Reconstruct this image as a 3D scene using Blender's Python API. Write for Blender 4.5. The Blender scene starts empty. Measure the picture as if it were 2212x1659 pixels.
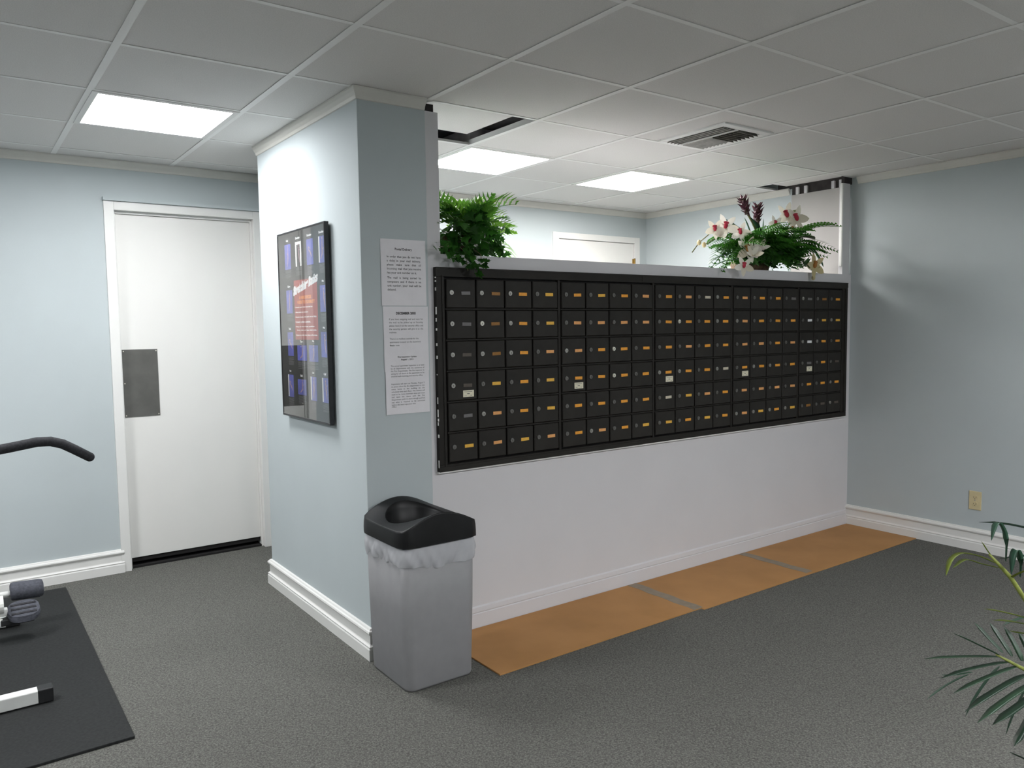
import bpy, bmesh, math, random
from mathutils import Vector, Matrix, Quaternion
R = random.Random(7)
C = bpy.context.scene.collection
scn = bpy.context.scene

# ------------------------------------------------------------------ camera, world, exposure
cam_d = bpy.data.cameras.new('camera')
cam = bpy.data.objects.new('camera', cam_d)
C.objects.link(cam)
cam_d.sensor_width = 36.0
cam_d.lens = 36.0 * 1679.72 / 2212.0
cam_d.clip_start = 0.05
rt = Vector((0.81030139, -0.58585397, -0.01366684))
up = Vector((0.05411017, 0.05157761, 0.99720201))
fw = Vector((0.58350985, 0.80877368, -0.07349407))
m = Matrix((rt, up, -fw)).transposed().to_4x4()
m.translation = (0.0, -3.0042, 1.4206)
cam.matrix_world = m
scn.camera = cam
w = bpy.data.worlds.new('world'); scn.world = w
w.use_nodes = True
w.node_tree.nodes['Background'].inputs[0].default_value = (0.5, 0.5, 0.5, 1)
w.node_tree.nodes['Background'].inputs[1].default_value = 0.02
scn.view_settings.view_transform = 'Standard'
scn.view_settings.look = 'None'
scn.view_settings.gamma = 1
scn.view_settings.use_curve_mapping = False
scn.view_settings.exposure = 0.0
LIGHT_GYM = 36.0      # radiance of the ceiling panel beside the door
LIGHT_MAIL = 57.0     # the two panels in the mail room
FILL_GYM = 62.0  # added unseen panel that brightens the pillar side and gym floor
FILL_FRONT = 88.0     # added unseen panels behind the camera, fill for the front room

# ------------------------------------------------------------------ materials
def mat(name, col, rough=0.6, metal=0.0, spec=0.5, var=0.0, scale=30.0, bump=0.0, bscale=200.0, col2=None, coat=0.0, detail=4.0):
    ma = bpy.data.materials.new(name); ma.use_nodes = True
    nt = ma.node_tree; b = nt.nodes['Principled BSDF']
    b.inputs['Base Color'].default_value = (*col, 1)
    b.inputs['Roughness'].default_value = rough
    b.inputs['Metallic'].default_value = metal
    b.inputs['Specular IOR Level'].default_value = spec
    b.inputs['Coat Weight'].default_value = coat
    tc = None
    if var or col2 or bump:
        tc = nt.nodes.new('ShaderNodeTexCoord')
    if var or col2:
        n = nt.nodes.new('ShaderNodeTexNoise'); n.inputs['Scale'].default_value = scale; n.inputs['Detail'].default_value = detail
        nt.links.new(tc.outputs['Object'], n.inputs['Vector'])
        r = nt.nodes.new('ShaderNodeValToRGB')
        c2 = col2 or tuple(c * (1 + var) for c in col)
        c1 = col if col2 else tuple(c * (1 - var) for c in col)
        r.color_ramp.elements[0].color = (*c1, 1); r.color_ramp.elements[0].position = 0.35
        r.color_ramp.elements[1].color = (*c2, 1); r.color_ramp.elements[1].position = 0.65
        nt.links.new(n.outputs['Fac'], r.inputs['Fac']); nt.links.new(r.outputs['Color'], b.inputs['Base Color'])
    if bump:
        n2 = nt.nodes.new('ShaderNodeTexNoise'); n2.inputs['Scale'].default_value = bscale; n2.inputs['Detail'].default_value = 3
        nt.links.new(tc.outputs['Object'], n2.inputs['Vector'])
        bu = nt.nodes.new('ShaderNodeBump'); bu.inputs['Strength'].default_value = bump; bu.inputs['Distance'].default_value = 0.002
        nt.links.new(n2.outputs['Fac'], bu.inputs['Height']); nt.links.new(bu.outputs['Normal'], b.inputs['Normal'])
    return ma

def leafmat(name, col, col2, rough=0.45, trans=0.4):
    ma = bpy.data.materials.new(name); ma.use_nodes = True
    nt = ma.node_tree; b = nt.nodes['Principled BSDF']; out = nt.nodes['Material Output']
    tc = nt.nodes.new('ShaderNodeTexCoord'); n = nt.nodes.new('ShaderNodeTexNoise'); n.inputs['Scale'].default_value = 25
    oi = nt.nodes.new('ShaderNodeObjectInfo'); ad = nt.nodes.new('ShaderNodeMath'); ad.operation = 'MULTIPLY_ADD'
    ad.inputs[1].default_value = 0.7; ad.inputs[2].default_value = 0.0
    mx = nt.nodes.new('ShaderNodeMath'); mx.operation = 'MULTIPLY_ADD'; mx.inputs[1].default_value = 0.5
    nt.links.new(tc.outputs['Object'], n.inputs['Vector'])
    nt.links.new(oi.outputs['Random'], ad.inputs[0]); nt.links.new(n.outputs['Fac'], mx.inputs[0]); nt.links.new(ad.outputs[0], mx.inputs[2])
    r = nt.nodes.new('ShaderNodeValToRGB'); r.color_ramp.elements[0].color = (*col, 1); r.color_ramp.elements[1].color = (*col2, 1)
    r.color_ramp.elements[0].position = 0.2; r.color_ramp.elements[1].position = 0.95
    nt.links.new(mx.outputs[0], r.inputs['Fac']); nt.links.new(r.outputs['Color'], b.inputs['Base Color'])
    b.inputs['Roughness'].default_value = rough; b.inputs['Specular IOR Level'].default_value = 0.22
    tr = nt.nodes.new('ShaderNodeBsdfTranslucent'); nt.links.new(r.outputs['Color'], tr.inputs['Color'])
    mixs = nt.nodes.new('ShaderNodeMixShader'); mixs.inputs[0].default_value = trans
    nt.links.new(b.outputs[0], mixs.inputs[1]); nt.links.new(tr.outputs[0], mixs.inputs[2]); nt.links.new(mixs.outputs[0], out.inputs['Surface'])
    return ma

def emit(name, strength, col=(1, 1, 1)):
    ma = bpy.data.materials.new(name); ma.use_nodes = True
    nt = ma.node_tree; nt.nodes.remove(nt.nodes['Principled BSDF'])
    e = nt.nodes.new('ShaderNodeEmission'); e.inputs[0].default_value = (*col, 1); e.inputs[1].default_value = strength
    nt.links.new(e.outputs[0], nt.nodes['Material Output'].inputs['Surface'])
    return ma

def glassmat():
    ma = bpy.data.materials.new('picture glass'); ma.use_nodes = True
    nt = ma.node_tree; nt.nodes.remove(nt.nodes['Principled BSDF'])
    f = nt.nodes.new('ShaderNodeFresnel'); gi = nt.nodes.new('ShaderNodeNewGeometry'); mr = nt.nodes.new('ShaderNodeMapRange')
    mr.inputs['To Min'].default_value = 2.1; mr.inputs['To Max'].default_value = 1/2.1
    nt.links.new(gi.outputs['Backfacing'], mr.inputs['Value']); nt.links.new(mr.outputs[0], f.inputs[0])
    t = nt.nodes.new('ShaderNodeBsdfTransparent'); g = nt.nodes.new('ShaderNodeBsdfGlossy'); g.inputs['Roughness'].default_value = 0.02
    mx = nt.nodes.new('ShaderNodeMixShader')
    nt.links.new(f.outputs[0], mx.inputs[0]); nt.links.new(t.outputs[0], mx.inputs[1]); nt.links.new(g.outputs[0], mx.inputs[2])
    nt.links.new(mx.outputs[0], nt.nodes['Material Output'].inputs['Surface'])
    return ma

def carpetmat():
    ma = mat('grey loop carpet', (0.2, 0.2, 0.18), rough=0.95, spec=0.1)
    nt = ma.node_tree; b = nt.nodes['Principled BSDF']
    tc = nt.nodes.new('ShaderNodeTexCoord'); mp = nt.nodes.new('ShaderNodeMapping'); mp.inputs['Rotation'].default_value = (0, 0, 0.6)
    nt.links.new(tc.outputs['Object'], mp.inputs['Vector'])
    vo = nt.nodes.new('ShaderNodeTexVoronoi'); vo.inputs['Scale'].default_value = 190
    no = nt.nodes.new('ShaderNodeTexNoise'); no.inputs['Scale'].default_value = 130; no.inputs['Detail'].default_value = 6
    big = nt.nodes.new('ShaderNodeTexNoise'); big.inputs['Scale'].default_value = 1.3
    for n in (vo, no, big): nt.links.new(mp.outputs[0], n.inputs['Vector'])
    r = nt.nodes.new('ShaderNodeValToRGB'); r.color_ramp.elements[0].color = (0.118, 0.118, 0.108, 1); r.color_ramp.elements[1].color = (0.235, 0.232, 0.212, 1)
    r.color_ramp.elements[0].position = 0.3; r.color_ramp.elements[1].position = 0.7
    nt.links.new(no.outputs['Fac'], r.inputs['Fac'])
    r2 = nt.nodes.new('ShaderNodeValToRGB'); r2.color_ramp.elements[0].color = (1.12, 1.12, 1.12, 1); r2.color_ramp.elements[1].color = (0.6, 0.6, 0.6, 1); r2.color_ramp.elements[1].position = 0.7
    nt.links.new(vo.outputs['Distance'], r2.inputs['Fac'])
    m1 = nt.nodes.new('ShaderNodeMix'); m1.data_type = 'RGBA'; m1.blend_type = 'MULTIPLY'; m1.inputs[0].default_value = 1
    nt.links.new(r.outputs['Color'], m1.inputs[6]); nt.links.new(r2.outputs['Color'], m1.inputs[7])
    r3 = nt.nodes.new('ShaderNodeValToRGB'); r3.color_ramp.elements[0].color = (0.93, 0.93, 0.93, 1); r3.color_ramp.elements[1].color = (1.06, 1.06, 1.06, 1)
    nt.links.new(big.outputs['Fac'], r3.inputs['Fac'])
    m2 = nt.nodes.new('ShaderNodeMix'); m2.data_type = 'RGBA'; m2.blend_type = 'MULTIPLY'; m2.inputs[0].default_value = 1
    nt.links.new(m1.outputs[2], m2.inputs[6]); nt.links.new(r3.outputs['Color'], m2.inputs[7])
    nt.links.new(m2.outputs[2], b.inputs['Base Color'])
    bu = nt.nodes.new('ShaderNodeBump'); bu.inputs['Strength'].default_value = 0.5; bu.inputs['Distance'].default_value = 0.003; bu.invert = True
    nt.links.new(vo.outputs['Distance'], bu.inputs['Height']); nt.links.new(bu.outputs['Normal'], b.inputs['Normal'])
    return ma

M = {}
M['blue'] = mat('pale blue wall paint', (0.505, 0.553, 0.565), 0.75, spec=0.25, var=0.015, scale=3, bump=0.08, bscale=160)
M['white'] = mat('white wall paint', (0.67, 0.655, 0.67), 0.7, spec=0.25, var=0.012, scale=4, bump=0.08, bscale=140)
M['patch'] = mat('unpainted grey plaster board', (0.43, 0.415, 0.40), 0.8, spec=0.2, var=0.02, scale=5)
M['trim'] = mat('white gloss trim paint', (0.80, 0.79, 0.765), 0.4, var=0.01, scale=6)
M['crown'] = mat('cream crown paint', (0.70, 0.68, 0.63), 0.5, var=0.015, scale=6)
M['door'] = mat('white door paint', (0.80, 0.785, 0.755), 0.45, var=0.008, scale=3)
M['tile'] = mat('grey white mineral tile', (0.77, 0.75, 0.73), 0.9, spec=0.1, var=0.05, scale=240, bump=0.25, bscale=220)
M['tee'] = mat('white ceiling tee', (0.90, 0.89, 0.87), 0.5, var=0.01, scale=8)
M['plenum'] = mat('grey concrete', (0.50, 0.48, 0.49), 0.9, var=0.2, scale=8)
M['dark'] = mat('dark framing void', (0.035, 0.03, 0.03), 0.9, var=0.3, scale=20)  # near black holds the shade of the open framing
M['carpet'] = carpetmat()
M['rubber'] = mat('black rubber mat', (0.018, 0.019, 0.019), 0.75, spec=0.3, var=0.25, scale=90, bump=0.4, bscale=350)
M['bronze'] = mat('dark bronze enamel', (0.0235, 0.0212, 0.0185), 0.55, metal=0.0, spec=0.22, var=0.15, scale=14, bump=0.05, bscale=300)
M['bronze2'] = mat('dark bronze frame', (0.0200, 0.0175, 0.0150), 0.55, metal=0.0, spec=0.22, var=0.15, scale=10)
M['gap'] = mat('black gap', (0.009, 0.008, 0.008), 0.9, var=0.1)
M['steel'] = mat('dull nickel lock', (0.40, 0.39, 0.36), 0.4, metal=0.6, var=0.1, scale=60)
M['steel2'] = mat('dim nickel lock', (0.17, 0.165, 0.155), 0.5, metal=0.5, var=0.1, scale=60)
M['steel3'] = mat('bright new lock', (0.78, 0.75, 0.66), 0.3, metal=0.5, var=0.05, scale=60)
for k, c in dict(orange=(0.85, 0.36, 0.035), amber=(0.30, 0.13, 0.015), yellow=(0.82, 0.46, 0.06), peach=(0.80, 0.38, 0.13), grey=(0.16, 0.15, 0.15), pale=(0.62, 0.56, 0.44), bright=(0.9, 0.9, 0.9), dull=(0.09, 0.07, 0.055)).items():
    M['plate_' + k] = mat(k + ' number strip', c, 0.45, var=0.08, scale=150)
M['card'] = mat('cream printed card', (0.80, 0.75, 0.58), 0.6, var=0.05, scale=120)
M['ink'] = mat('grey toner ink', (0.10, 0.095, 0.10), 0.8, var=0.1)
M['paper'] = mat('white copy paper', (0.80, 0.775, 0.80), 0.8, spec=0.2, var=0.02, scale=12)
M['posterblack'] = mat('black poster stock', (0.006, 0.006, 0.006), 0.7, spec=0.2, var=0.2, scale=8)
M['frame'] = mat('black poster frame', (0.012, 0.012, 0.014), 0.35, var=0.2, scale=20)
M['picblue'] = mat('blue printed photograph', (0.105, 0.115, 0.44), 0.7, spec=0.2, var=0.2, scale=12)
M['picwhite'] = mat('white printed photograph', (0.8, 0.8, 0.78), 0.7, spec=0.2, var=0.05, scale=12)
M['red'] = mat('red poster print', (0.36, 0.045, 0.03), 0.7, spec=0.2, var=0.1, scale=6)
M['printwhite'] = mat('white poster print', (0.85, 0.85, 0.85), 0.7, spec=0.2, var=0.02)
M['printgrey'] = mat('grey small print', (0.17, 0.17, 0.17), 0.7, spec=0.2, var=0.05)
M['printorange'] = mat('orange poster print', (0.75, 0.24, 0.04), 0.7, spec=0.2, var=0.05)
M['skin'] = mat('printed figure', (0.42, 0.27, 0.30), 0.7, spec=0.2, var=0.2, scale=40)
M['glass'] = glassmat()
M['bin'] = mat('grey plastic bin', (0.27, 0.265, 0.272), 0.5, spec=0.35, var=0.03, scale=20, bump=0.06, bscale=250)
M['lid'] = mat('black plastic lid', (0.0045, 0.0045, 0.005), 0.45, spec=0.36, var=0.2, scale=25, bump=0.08, bscale=260)
M['board'] = mat('tan hardboard', (0.405, 0.203, 0.070), 0.6, spec=0.3, col2=(0.475, 0.242, 0.088), scale=4, bump=0.06, bscale=150, detail=9)
M['tape'] = mat('grey duct tape', (0.255, 0.205, 0.15), 0.5, var=0.08, scale=30)
M['plate'] = mat('dark grey metal plate', (0.115, 0.113, 0.104), 0.5, metal=0.15, var=0.1, scale=12, bump=0.04)
M['ivory'] = mat('ivory plastic', (0.66, 0.56, 0.33), 0.4, var=0.03, scale=30)
M['slot'] = mat('dark slot', (0.05, 0.045, 0.03), 0.7, var=0.1)
M['brass'] = mat('brass hinge', (0.42, 0.27, 0.08), 0.35, metal=0.8, var=0.1, scale=40)
M['vent'] = mat('dusty vent metal', (0.46, 0.45, 0.43), 0.6, var=0.15, scale=25)
M['ventdark'] = mat('dark vent blade', (0.20, 0.19, 0.165), 0.7, var=0.25, scale=40)  # darker tone for one blade group and the backing
M['whitesteel'] = mat('white powder coat', (0.80, 0.80, 0.77), 0.35, var=0.03, scale=20)
M['blackplastic'] = mat('black plastic cap', (0.014, 0.014, 0.015), 0.5, var=0.2, scale=30)
M['foam'] = mat('charcoal foam grip', (0.030, 0.030, 0.034), 0.8, spec=0.3, var=0.25, scale=120, bump=0.3, bscale=400)
M['foam2'] = mat('grey foam pad', (0.075, 0.078, 0.095), 0.8, spec=0.3, var=0.2, scale=90, bump=0.3, bscale=300)
M['ivy'] = leafmat('ivy leaf', (0.013, 0.052, 0.010), (0.05, 0.185, 0.024), trans=0.3)
M['palm'] = leafmat('palm frond', (0.03, 0.13, 0.015), (0.16, 0.36, 0.035), trans=0.45)
M['fern'] = leafmat('fern frond', (0.012, 0.065, 0.008), (0.055, 0.22, 0.018), trans=0.4)
M['blade'] = leafmat('strap leaf', (0.018, 0.055, 0.03), (0.045, 0.12, 0.06), trans=0.2)
M['mottled'] = leafmat('mottled leaf', (0.03, 0.06, 0.02), (0.22, 0.26, 0.10), trans=0.3)
M['darkleaf'] = leafmat('dark palm leaf', (0.008, 0.022, 0.013), (0.030, 0.070, 0.036), trans=0.15, rough=0.4)
M['palegreen'] = leafmat('grey green palm leaf', (0.02, 0.06, 0.035), (0.05, 0.11, 0.07), trans=0.2)
M['limeleaf'] = leafmat('yellow green leaf', (0.05, 0.085, 0.012), (0.20, 0.24, 0.035), trans=0.25)
M['stem'] = mat('yellow green stem', (0.21, 0.24, 0.05), 0.5, var=0.2, scale=60)
M['twig'] = mat('green brown stem', (0.14, 0.14, 0.05), 0.6, var=0.2, scale=60)
M['petal'] = leafmat('white orchid petal', (0.70, 0.64, 0.52), (0.86, 0.83, 0.76), trans=0.25)
M['petal2'] = leafmat('cream orchid petal', (0.55, 0.46, 0.24), (0.74, 0.66, 0.42), trans=0.25)
M['lip'] = mat('crimson orchid lip', (0.42, 0.015, 0.045), 0.5, var=0.3, scale=90)
M['throat'] = mat('amber orchid lip', (0.40, 0.16, 0.03), 0.5, var=0.3, scale=90)
M['brom'] = mat('maroon bract', (0.075, 0.014, 0.028), 0.5, var=0.4, scale=40)
M['basket'] = mat('brown wicker', (0.10, 0.06, 0.03), 0.7, var=0.35, scale=60, bump=0.4, bscale=120)
M['pot'] = mat('brown glazed pot', (0.08, 0.045, 0.03), 0.35, var=0.2, scale=10)
M['soil'] = mat('dark moss', (0.03, 0.025, 0.012), 0.95, var=0.4, scale=60, bump=0.5)
M['lamp_gym'] = emit('lit lens by the door', LIGHT_GYM, (0.97, 0.985, 1.0))
M['lamp_mail'] = emit('lit lens in mail room', LIGHT_MAIL, (1.0, 0.982, 0.962))
M['fill_gym'] = emit('added fill over the gym', FILL_GYM, (0.97, 0.985, 1.0))
M['fill_front'] = emit('added fill in front room', FILL_FRONT, (0.965, 0.98, 1.0))

def bagmat():
    ma = leafmat('white bin liner film', (0.66, 0.66, 0.70), (0.80, 0.80, 0.82), rough=0.25, trans=0.35)
    nt = ma.node_tree; out = nt.nodes['Material Output']
    old = out.inputs['Surface'].links[0].from_socket
    t = nt.nodes.new('ShaderNodeBsdfTransparent'); mx = nt.nodes.new('ShaderNodeMixShader'); mx.inputs[0].default_value = 0.22
    nt.links.new(old, mx.inputs[1]); nt.links.new(t.outputs[0], mx.inputs[2]); nt.links.new(mx.outputs[0], out.inputs['Surface'])
    return ma
M['bag'] = bagmat()

# ------------------------------------------------------------------ mesh helpers
class MB:
    def __init__(s): s.v = []; s.f = []
    def add(s, vs, fs):
        o = len(s.v); s.v += [tuple(v) for v in vs]; s.f += [tuple(i + o for i in f) for f in fs]; return s
    def box(s, a, b):
        x0, y0, z0 = a; x1, y1, z1 = b
        return s.add([(x0,y0,z0),(x1,y0,z0),(x1,y1,z0),(x0,y1,z0),(x0,y0,z1),(x1,y0,z1),(x1,y1,z1),(x0,y1,z1)],
              [(0,3,2,1),(4,5,6,7),(0,1,5,4),(1,2,6,5),(2,3,7,6),(3,0,4,7)])
    def obox(s, c, ax, hx, hy, hz):
        c = Vector(c); X, Y, Z = [Vector(a) for a in ax]
        vs = [c + X*hx*i + Y*hy*j + Z*hz*k for k in (-1,1) for i, j in ((-1,-1),(1,-1),(1,1),(-1,1))]
        return s.add(vs, [(0,3,2,1),(4,5,6,7),(0,1,5,4),(1,2,6,5),(2,3,7,6),(3,0,4,7)])
    def tube(s, pts, r, n=8, cap=True):
        pts = [Vector(p) for p in pts]; rs = r if isinstance(r, (list, tuple)) else [r]*len(pts)
        vs = []; prev = None
        for i, p in enumerate(pts):
            t = (pts[min(i+1, len(pts)-1)] - pts[max(i-1, 0)]).normalized()
            if prev is None:
                a = Vector((0,0,1)) if abs(t.z) < 0.9 else Vector((1,0,0))
                u = t.cross(a).normalized()
            else:
                u = (prev - t*prev.dot(t)).normalized()
            prev = u; q = t.cross(u)
            for k in range(n):
                an = 2*math.pi*k/n; vs.append(p + (u*math.cos(an) + q*math.sin(an))*rs[i])
        fs = [(i*n+k, i*n+(k+1)%n, (i+1)*n+(k+1)%n, (i+1)*n+k) for i in range(len(pts)-1) for k in range(n)]
        if cap: fs += [tuple(range(n))[::-1], tuple((len(pts)-1)*n+k for k in range(n))]
        return s.add(vs, fs)
    def cyl(s, a, b, r, n=16): return s.tube([a, b], r, n)
    def sphere(s, c, r, n=8, m=6, sc=(1,1,1)):
        c = Vector(c); vs = []
        for i in range(m+1):
            th = math.pi*i/m
            for k in range(n):
                ph = 2*math.pi*k/n; vs.append(c + Vector((math.sin(th)*math.cos(ph)*sc[0], math.sin(th)*math.sin(ph)*sc[1], math.cos(th)*sc[2]))*r)
        return s.add(vs, [(i*n+k, (i+1)*n+k, (i+1)*n+(k+1)%n, i*n+(k+1)%n) for i in range(m) for k in range(n)])
    def sweep(s, path, prof, side=1, closed=False):
        """profile points (distance from wall, height) run along a plan polyline with mitred corners"""
        P = [Vector(p).to_2d() for p in path]; n = len(P); k = len(prof); vs = []
        for i in range(n):
            d0 = (P[i]-P[i-1]).normalized() if i > 0 else None
            d1 = (P[i+1]-P[i]).normalized() if i < n-1 else None
            if d0 is None: d0 = d1
            if d1 is None: d1 = d0
            n0 = Vector((-d0.y, d0.x))*side; n1 = Vector((-d1.y, d1.x))*side
            mv = (n0+n1); mv = mv/ (mv.length_squared/2) if mv.length > 1e-6 else n0
            for d, z in prof: vs.append((P[i].x+mv.x*d, P[i].y+mv.y*d, z))
        fs = [(i*k+j, i*k+(j+1)%k, (i+1)*k+(j+1)%k, (i+1)*k+j) for i in range(n-1) for j in range(k)]
        fs += [tuple(range(k))[::-1], tuple((n-1)*k+j for j in range(k))]
        return s.add(vs, fs)
    def mesh(s, name, ma, smooth=False):
        me = bpy.data.meshes.new(name); me.from_pydata(s.v, [], s.f)
        bm = bmesh.new(); bm.from_mesh(me); bmesh.ops.recalc_face_normals(bm, faces=bm.faces); bm.to_mesh(me); bm.free()
        me.materials.append(ma)
        if smooth:
            for p in me.polygons: p.use_smooth = True
        return me
    def build(s, name, ma, parent=None, smooth=False, bevel=0.0, seg=2, sub=0, auto=False):
        o = bpy.data.objects.new(name, s.mesh(name, ma, smooth)); C.objects.link(o)
        if parent: o.parent = parent; o.matrix_parent_inverse = parent.matrix_world.inverted() if parent.type == 'EMPTY' else Matrix()
        if bevel:
            b = o.modifiers.new('bevel', 'BEVEL'); b.width = bevel; b.segments = seg; b.limit_method = 'ANGLE'; b.angle_limit = 0.6
        if sub:
            b = o.modifiers.new('sub', 'SUBSURF'); b.levels = sub; b.render_levels = sub
        return o

def inst(name, me, parent, mtx):
    o = bpy.data.objects.new(name, me); C.objects.link(o)
    if parent:
        o.parent = parent
        if parent.type == 'EMPTY': o.matrix_parent_inverse = Matrix.Translation(-parent.location)
    o.matrix_basis = mtx
    return o

def tag(o, label, cat, group=None):
    o['label'] = label; o['category'] = cat
    if group: o['group'] = group
    return o
def thing(name, loc, label, cat, group=None):
    o = bpy.data.objects.new(name, None); o.location = loc; o.empty_display_size = 0.1; C.objects.link(o)
    o.matrix_world = Matrix.Translation(loc)
    return tag(o, label, cat, group)
def struct(o): o['kind'] = 'structure'; return o
def frame_of(d, roll=0.0, upv=(0,0,1)):
    d = Vector(d).normalized(); u = Vector(upv)
    if abs(d.dot(u)) > 0.98: u = Vector((0,1,0))
    y = u.cross(d).normalized(); z = d.cross(y)
    mm = Matrix((d, y, z)).transposed()
    return mm @ Matrix.Rotation(roll, 3, 'X')
def place(loc, rot, s=1.0):
    return Matrix.Translation(loc) @ rot.to_4x4() @ (Matrix.Scale(s, 4) if not isinstance(s, tuple) else Matrix.Diagonal((*s, 1)))

def textmesh(name, body, size, ma, width=None, align='LEFT', bold=0.0, spacing=1.0, parent=None, mtx=None, fit=None, shear=0.0):
    cu = bpy.data.curves.new('text', 'FONT'); cu.body = body; cu.size = size; cu.align_x = align; cu.space_line = spacing
    cu.resolution_u = 2; cu.offset = bold; cu.shear = shear
    if width: cu.text_boxes[0].width = width
    to = bpy.data.objects.new('text', cu); C.objects.link(to)
    dg = bpy.context.evaluated_depsgraph_get(); me = bpy.data.meshes.new_from_object(to.evaluated_get(dg))
    bpy.data.objects.remove(to); bpy.data.curves.remove(cu)
    me.name = name; me.materials.clear(); me.materials.append(ma)
    if fit:
        xs = [v.co.x for v in me.vertices]; ys = [v.co.y for v in me.vertices]
        x0, x1, y0, y1 = min(xs), max(xs), min(ys), max(ys)
        for v in me.vertices:
            v.co.x = (v.co.x-x0)/(x1-x0)*fit[0]; v.co.y = (v.co.y-y0)/(y1-y0)*fit[1]
    return inst(name, me, parent, mtx or Matrix())

HC = 2.406
XR = 5.08      # right wall
YB = 2.03      # wall with the white door
YM = 1.965     # far wall of the mail room
XL, YF = -2.6, -5.6

# ------------------------------------------------------------------ room shell
struct(MB().box((XL-.1, YF-.1, -.1), (XR+.1, YB+.1, 0)).build('floor', M['carpet']))
DX0, DX1, DZ = 0.775, 1.645, 2.17       # opening of the left door (outer edge of the steel frame)
b = MB().box((XL-.1, YB, 0), (DX0, YB+.14, 2.8)).box((DX1, YB, 0), (1.76, YB+.14, 2.8)).box((DX0, YB, DZ), (DX1, YB+.14, 2.8))
struct(b.build('wall_back', M['blue']))
BX0, BX1, BZ = 4.03, 4.97, 2.165
b = MB().box((1.76, YM, 0), (BX0, YM+.2, 2.8)).box((BX1, YM, 0), (XR+.1, YM+.2, 2.8)).box((BX0, YM, BZ), (BX1, YM+.2, 2.8))
struct(b.build('wall_mailroom', M['blue']))
struct(MB().box((XR, YF-.1, 0), (XR+.1, YM, 2.8)).build('wall_right', M['blue']))
struct(MB().box((XL-.1, YF, 0), (XL, YB, 2.8)).build('wall_left', M['blue']))
struct(MB().box((XL-.1, YF-.1, 0), (XR, YF, 2.8)).build('wall_front', M['blue']))
struct(MB().box((1.403, 0, 0), (1.722, 1.268, HC)).build('wall_pillar', M['blue'], bevel=.003))
struct(MB().box((1.66, 1.268, 0), (1.76, YB, HC)).build('wall_light_stop', M['blue']))  # unseen wall added to keep mail room light off the door
# mailbox partition : knee wall, two jambs, sill
PY = 0.012
b = MB().box((1.722, PY, 0), (XR, .13, 1.748))
pw_ = struct(b.build('wall_partition', M['white']))
struct(MB().box((1.722, PY, 1.748), (1.793, .10, 2.362)).build('trim_6', M['white']))
post = struct(MB().box((4.972, PY, 1.748), (5.052, .042, 2.362)).build('trim_7', M['white']))
MB().box((1.722, .13, 1.70), (XR, .42, 1.748)).build('sill', M['white'], pw_)
MB().box((1.722, .13, .76), (XR, .42, 1.70)).build('cabinet_back', M['dark'], pw_)
MB().box((1.722, .045, 2.362), (1.79, .10, 2.404)).box((4.99, .016, 2.362), (XR, .040, 2.52)).build('hole_shade', M['dark'], post)  # dark blocks stand in for the shaded holes above the jambs
# thin plaster bead round the right hand opening
MB().box((4.958, PY-.003, 1.80), (4.974, PY+.02, 2.362)).build('corner_bead', M['trim'], post, bevel=.006)
# white patch panel on the mail room side of the right wall, with bare studs over it
pp = struct(MB().box((5.06, .042, 1.0), (XR, .475, 2.352)).build('trim_1', M['patch']))
MB().box((5.070, .042, 2.352), (XR, .478, 2.52)).box((5.072, .478, 2.402), (XR, .60, 2.52)).build('void', M['dark'], pp)  # dark sheet stands in for the shade inside the open gap
for y in (.425, .357, .143, .085):
    MB().box((5.052, y-.011, 2.352), (5.072, y+.011, HC-.002)).build('stud', M['white'], pp)

base_prof = [(0,0),(.020,0),(.020,.048),(.017,.054),(.019,.060),(.012,.066),(.010,.070),(.010,.108),(.017,.113),(.020,.120),(.018,.127),(.012,.131),(.009,.137),(0,.139)]
struct(MB().sweep([(XL, YB), (DX0-.002, YB)], base_prof, -1).build('baseboard_back', M['trim']))
struct(MB().sweep([(1.722, 1.268), (1.403, 1.268), (1.403, 0), (1.722, 0)], base_prof, -1).build('baseboard_pillar', M['trim']))
# order so that the profile faces the room
struct(MB().sweep([(XR, YF), (XR, PY)], base_prof, 1).build('baseboard_right', M['trim']))
low_prof = [(0,0),(.010,0),(.010,.070),(.006,.074),(.009,.079),(.007,.100),(0,.106)]
struct(MB().sweep([(1.722, PY), (XR-.021, PY)], low_prof, -1).build('baseboard_partition', M['white']))
cr = [(0, HC-.048), (.006, HC-.046), (.010, HC-.034), (.020, HC-.020), (.026, HC-.008), (.026, HC), (0, HC)]
struct(MB().sweep([(XL, YB), (1.76, YB)], cr, -1).build('trim_2', M['crown']))
struct(MB().sweep([(1.403, 1.268), (1.403, 0), (1.718, 0)], cr, -1).build('trim_3', M['crown']))
struct(MB().sweep([(XR, YF), (XR, -.03)], cr, 1).build('trim_4', M['crown']))
struct(MB().sweep([(XR, .50), (XR, YM), (1.76, YM)], cr, 1).build('trim_5', M['crown']))

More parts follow.
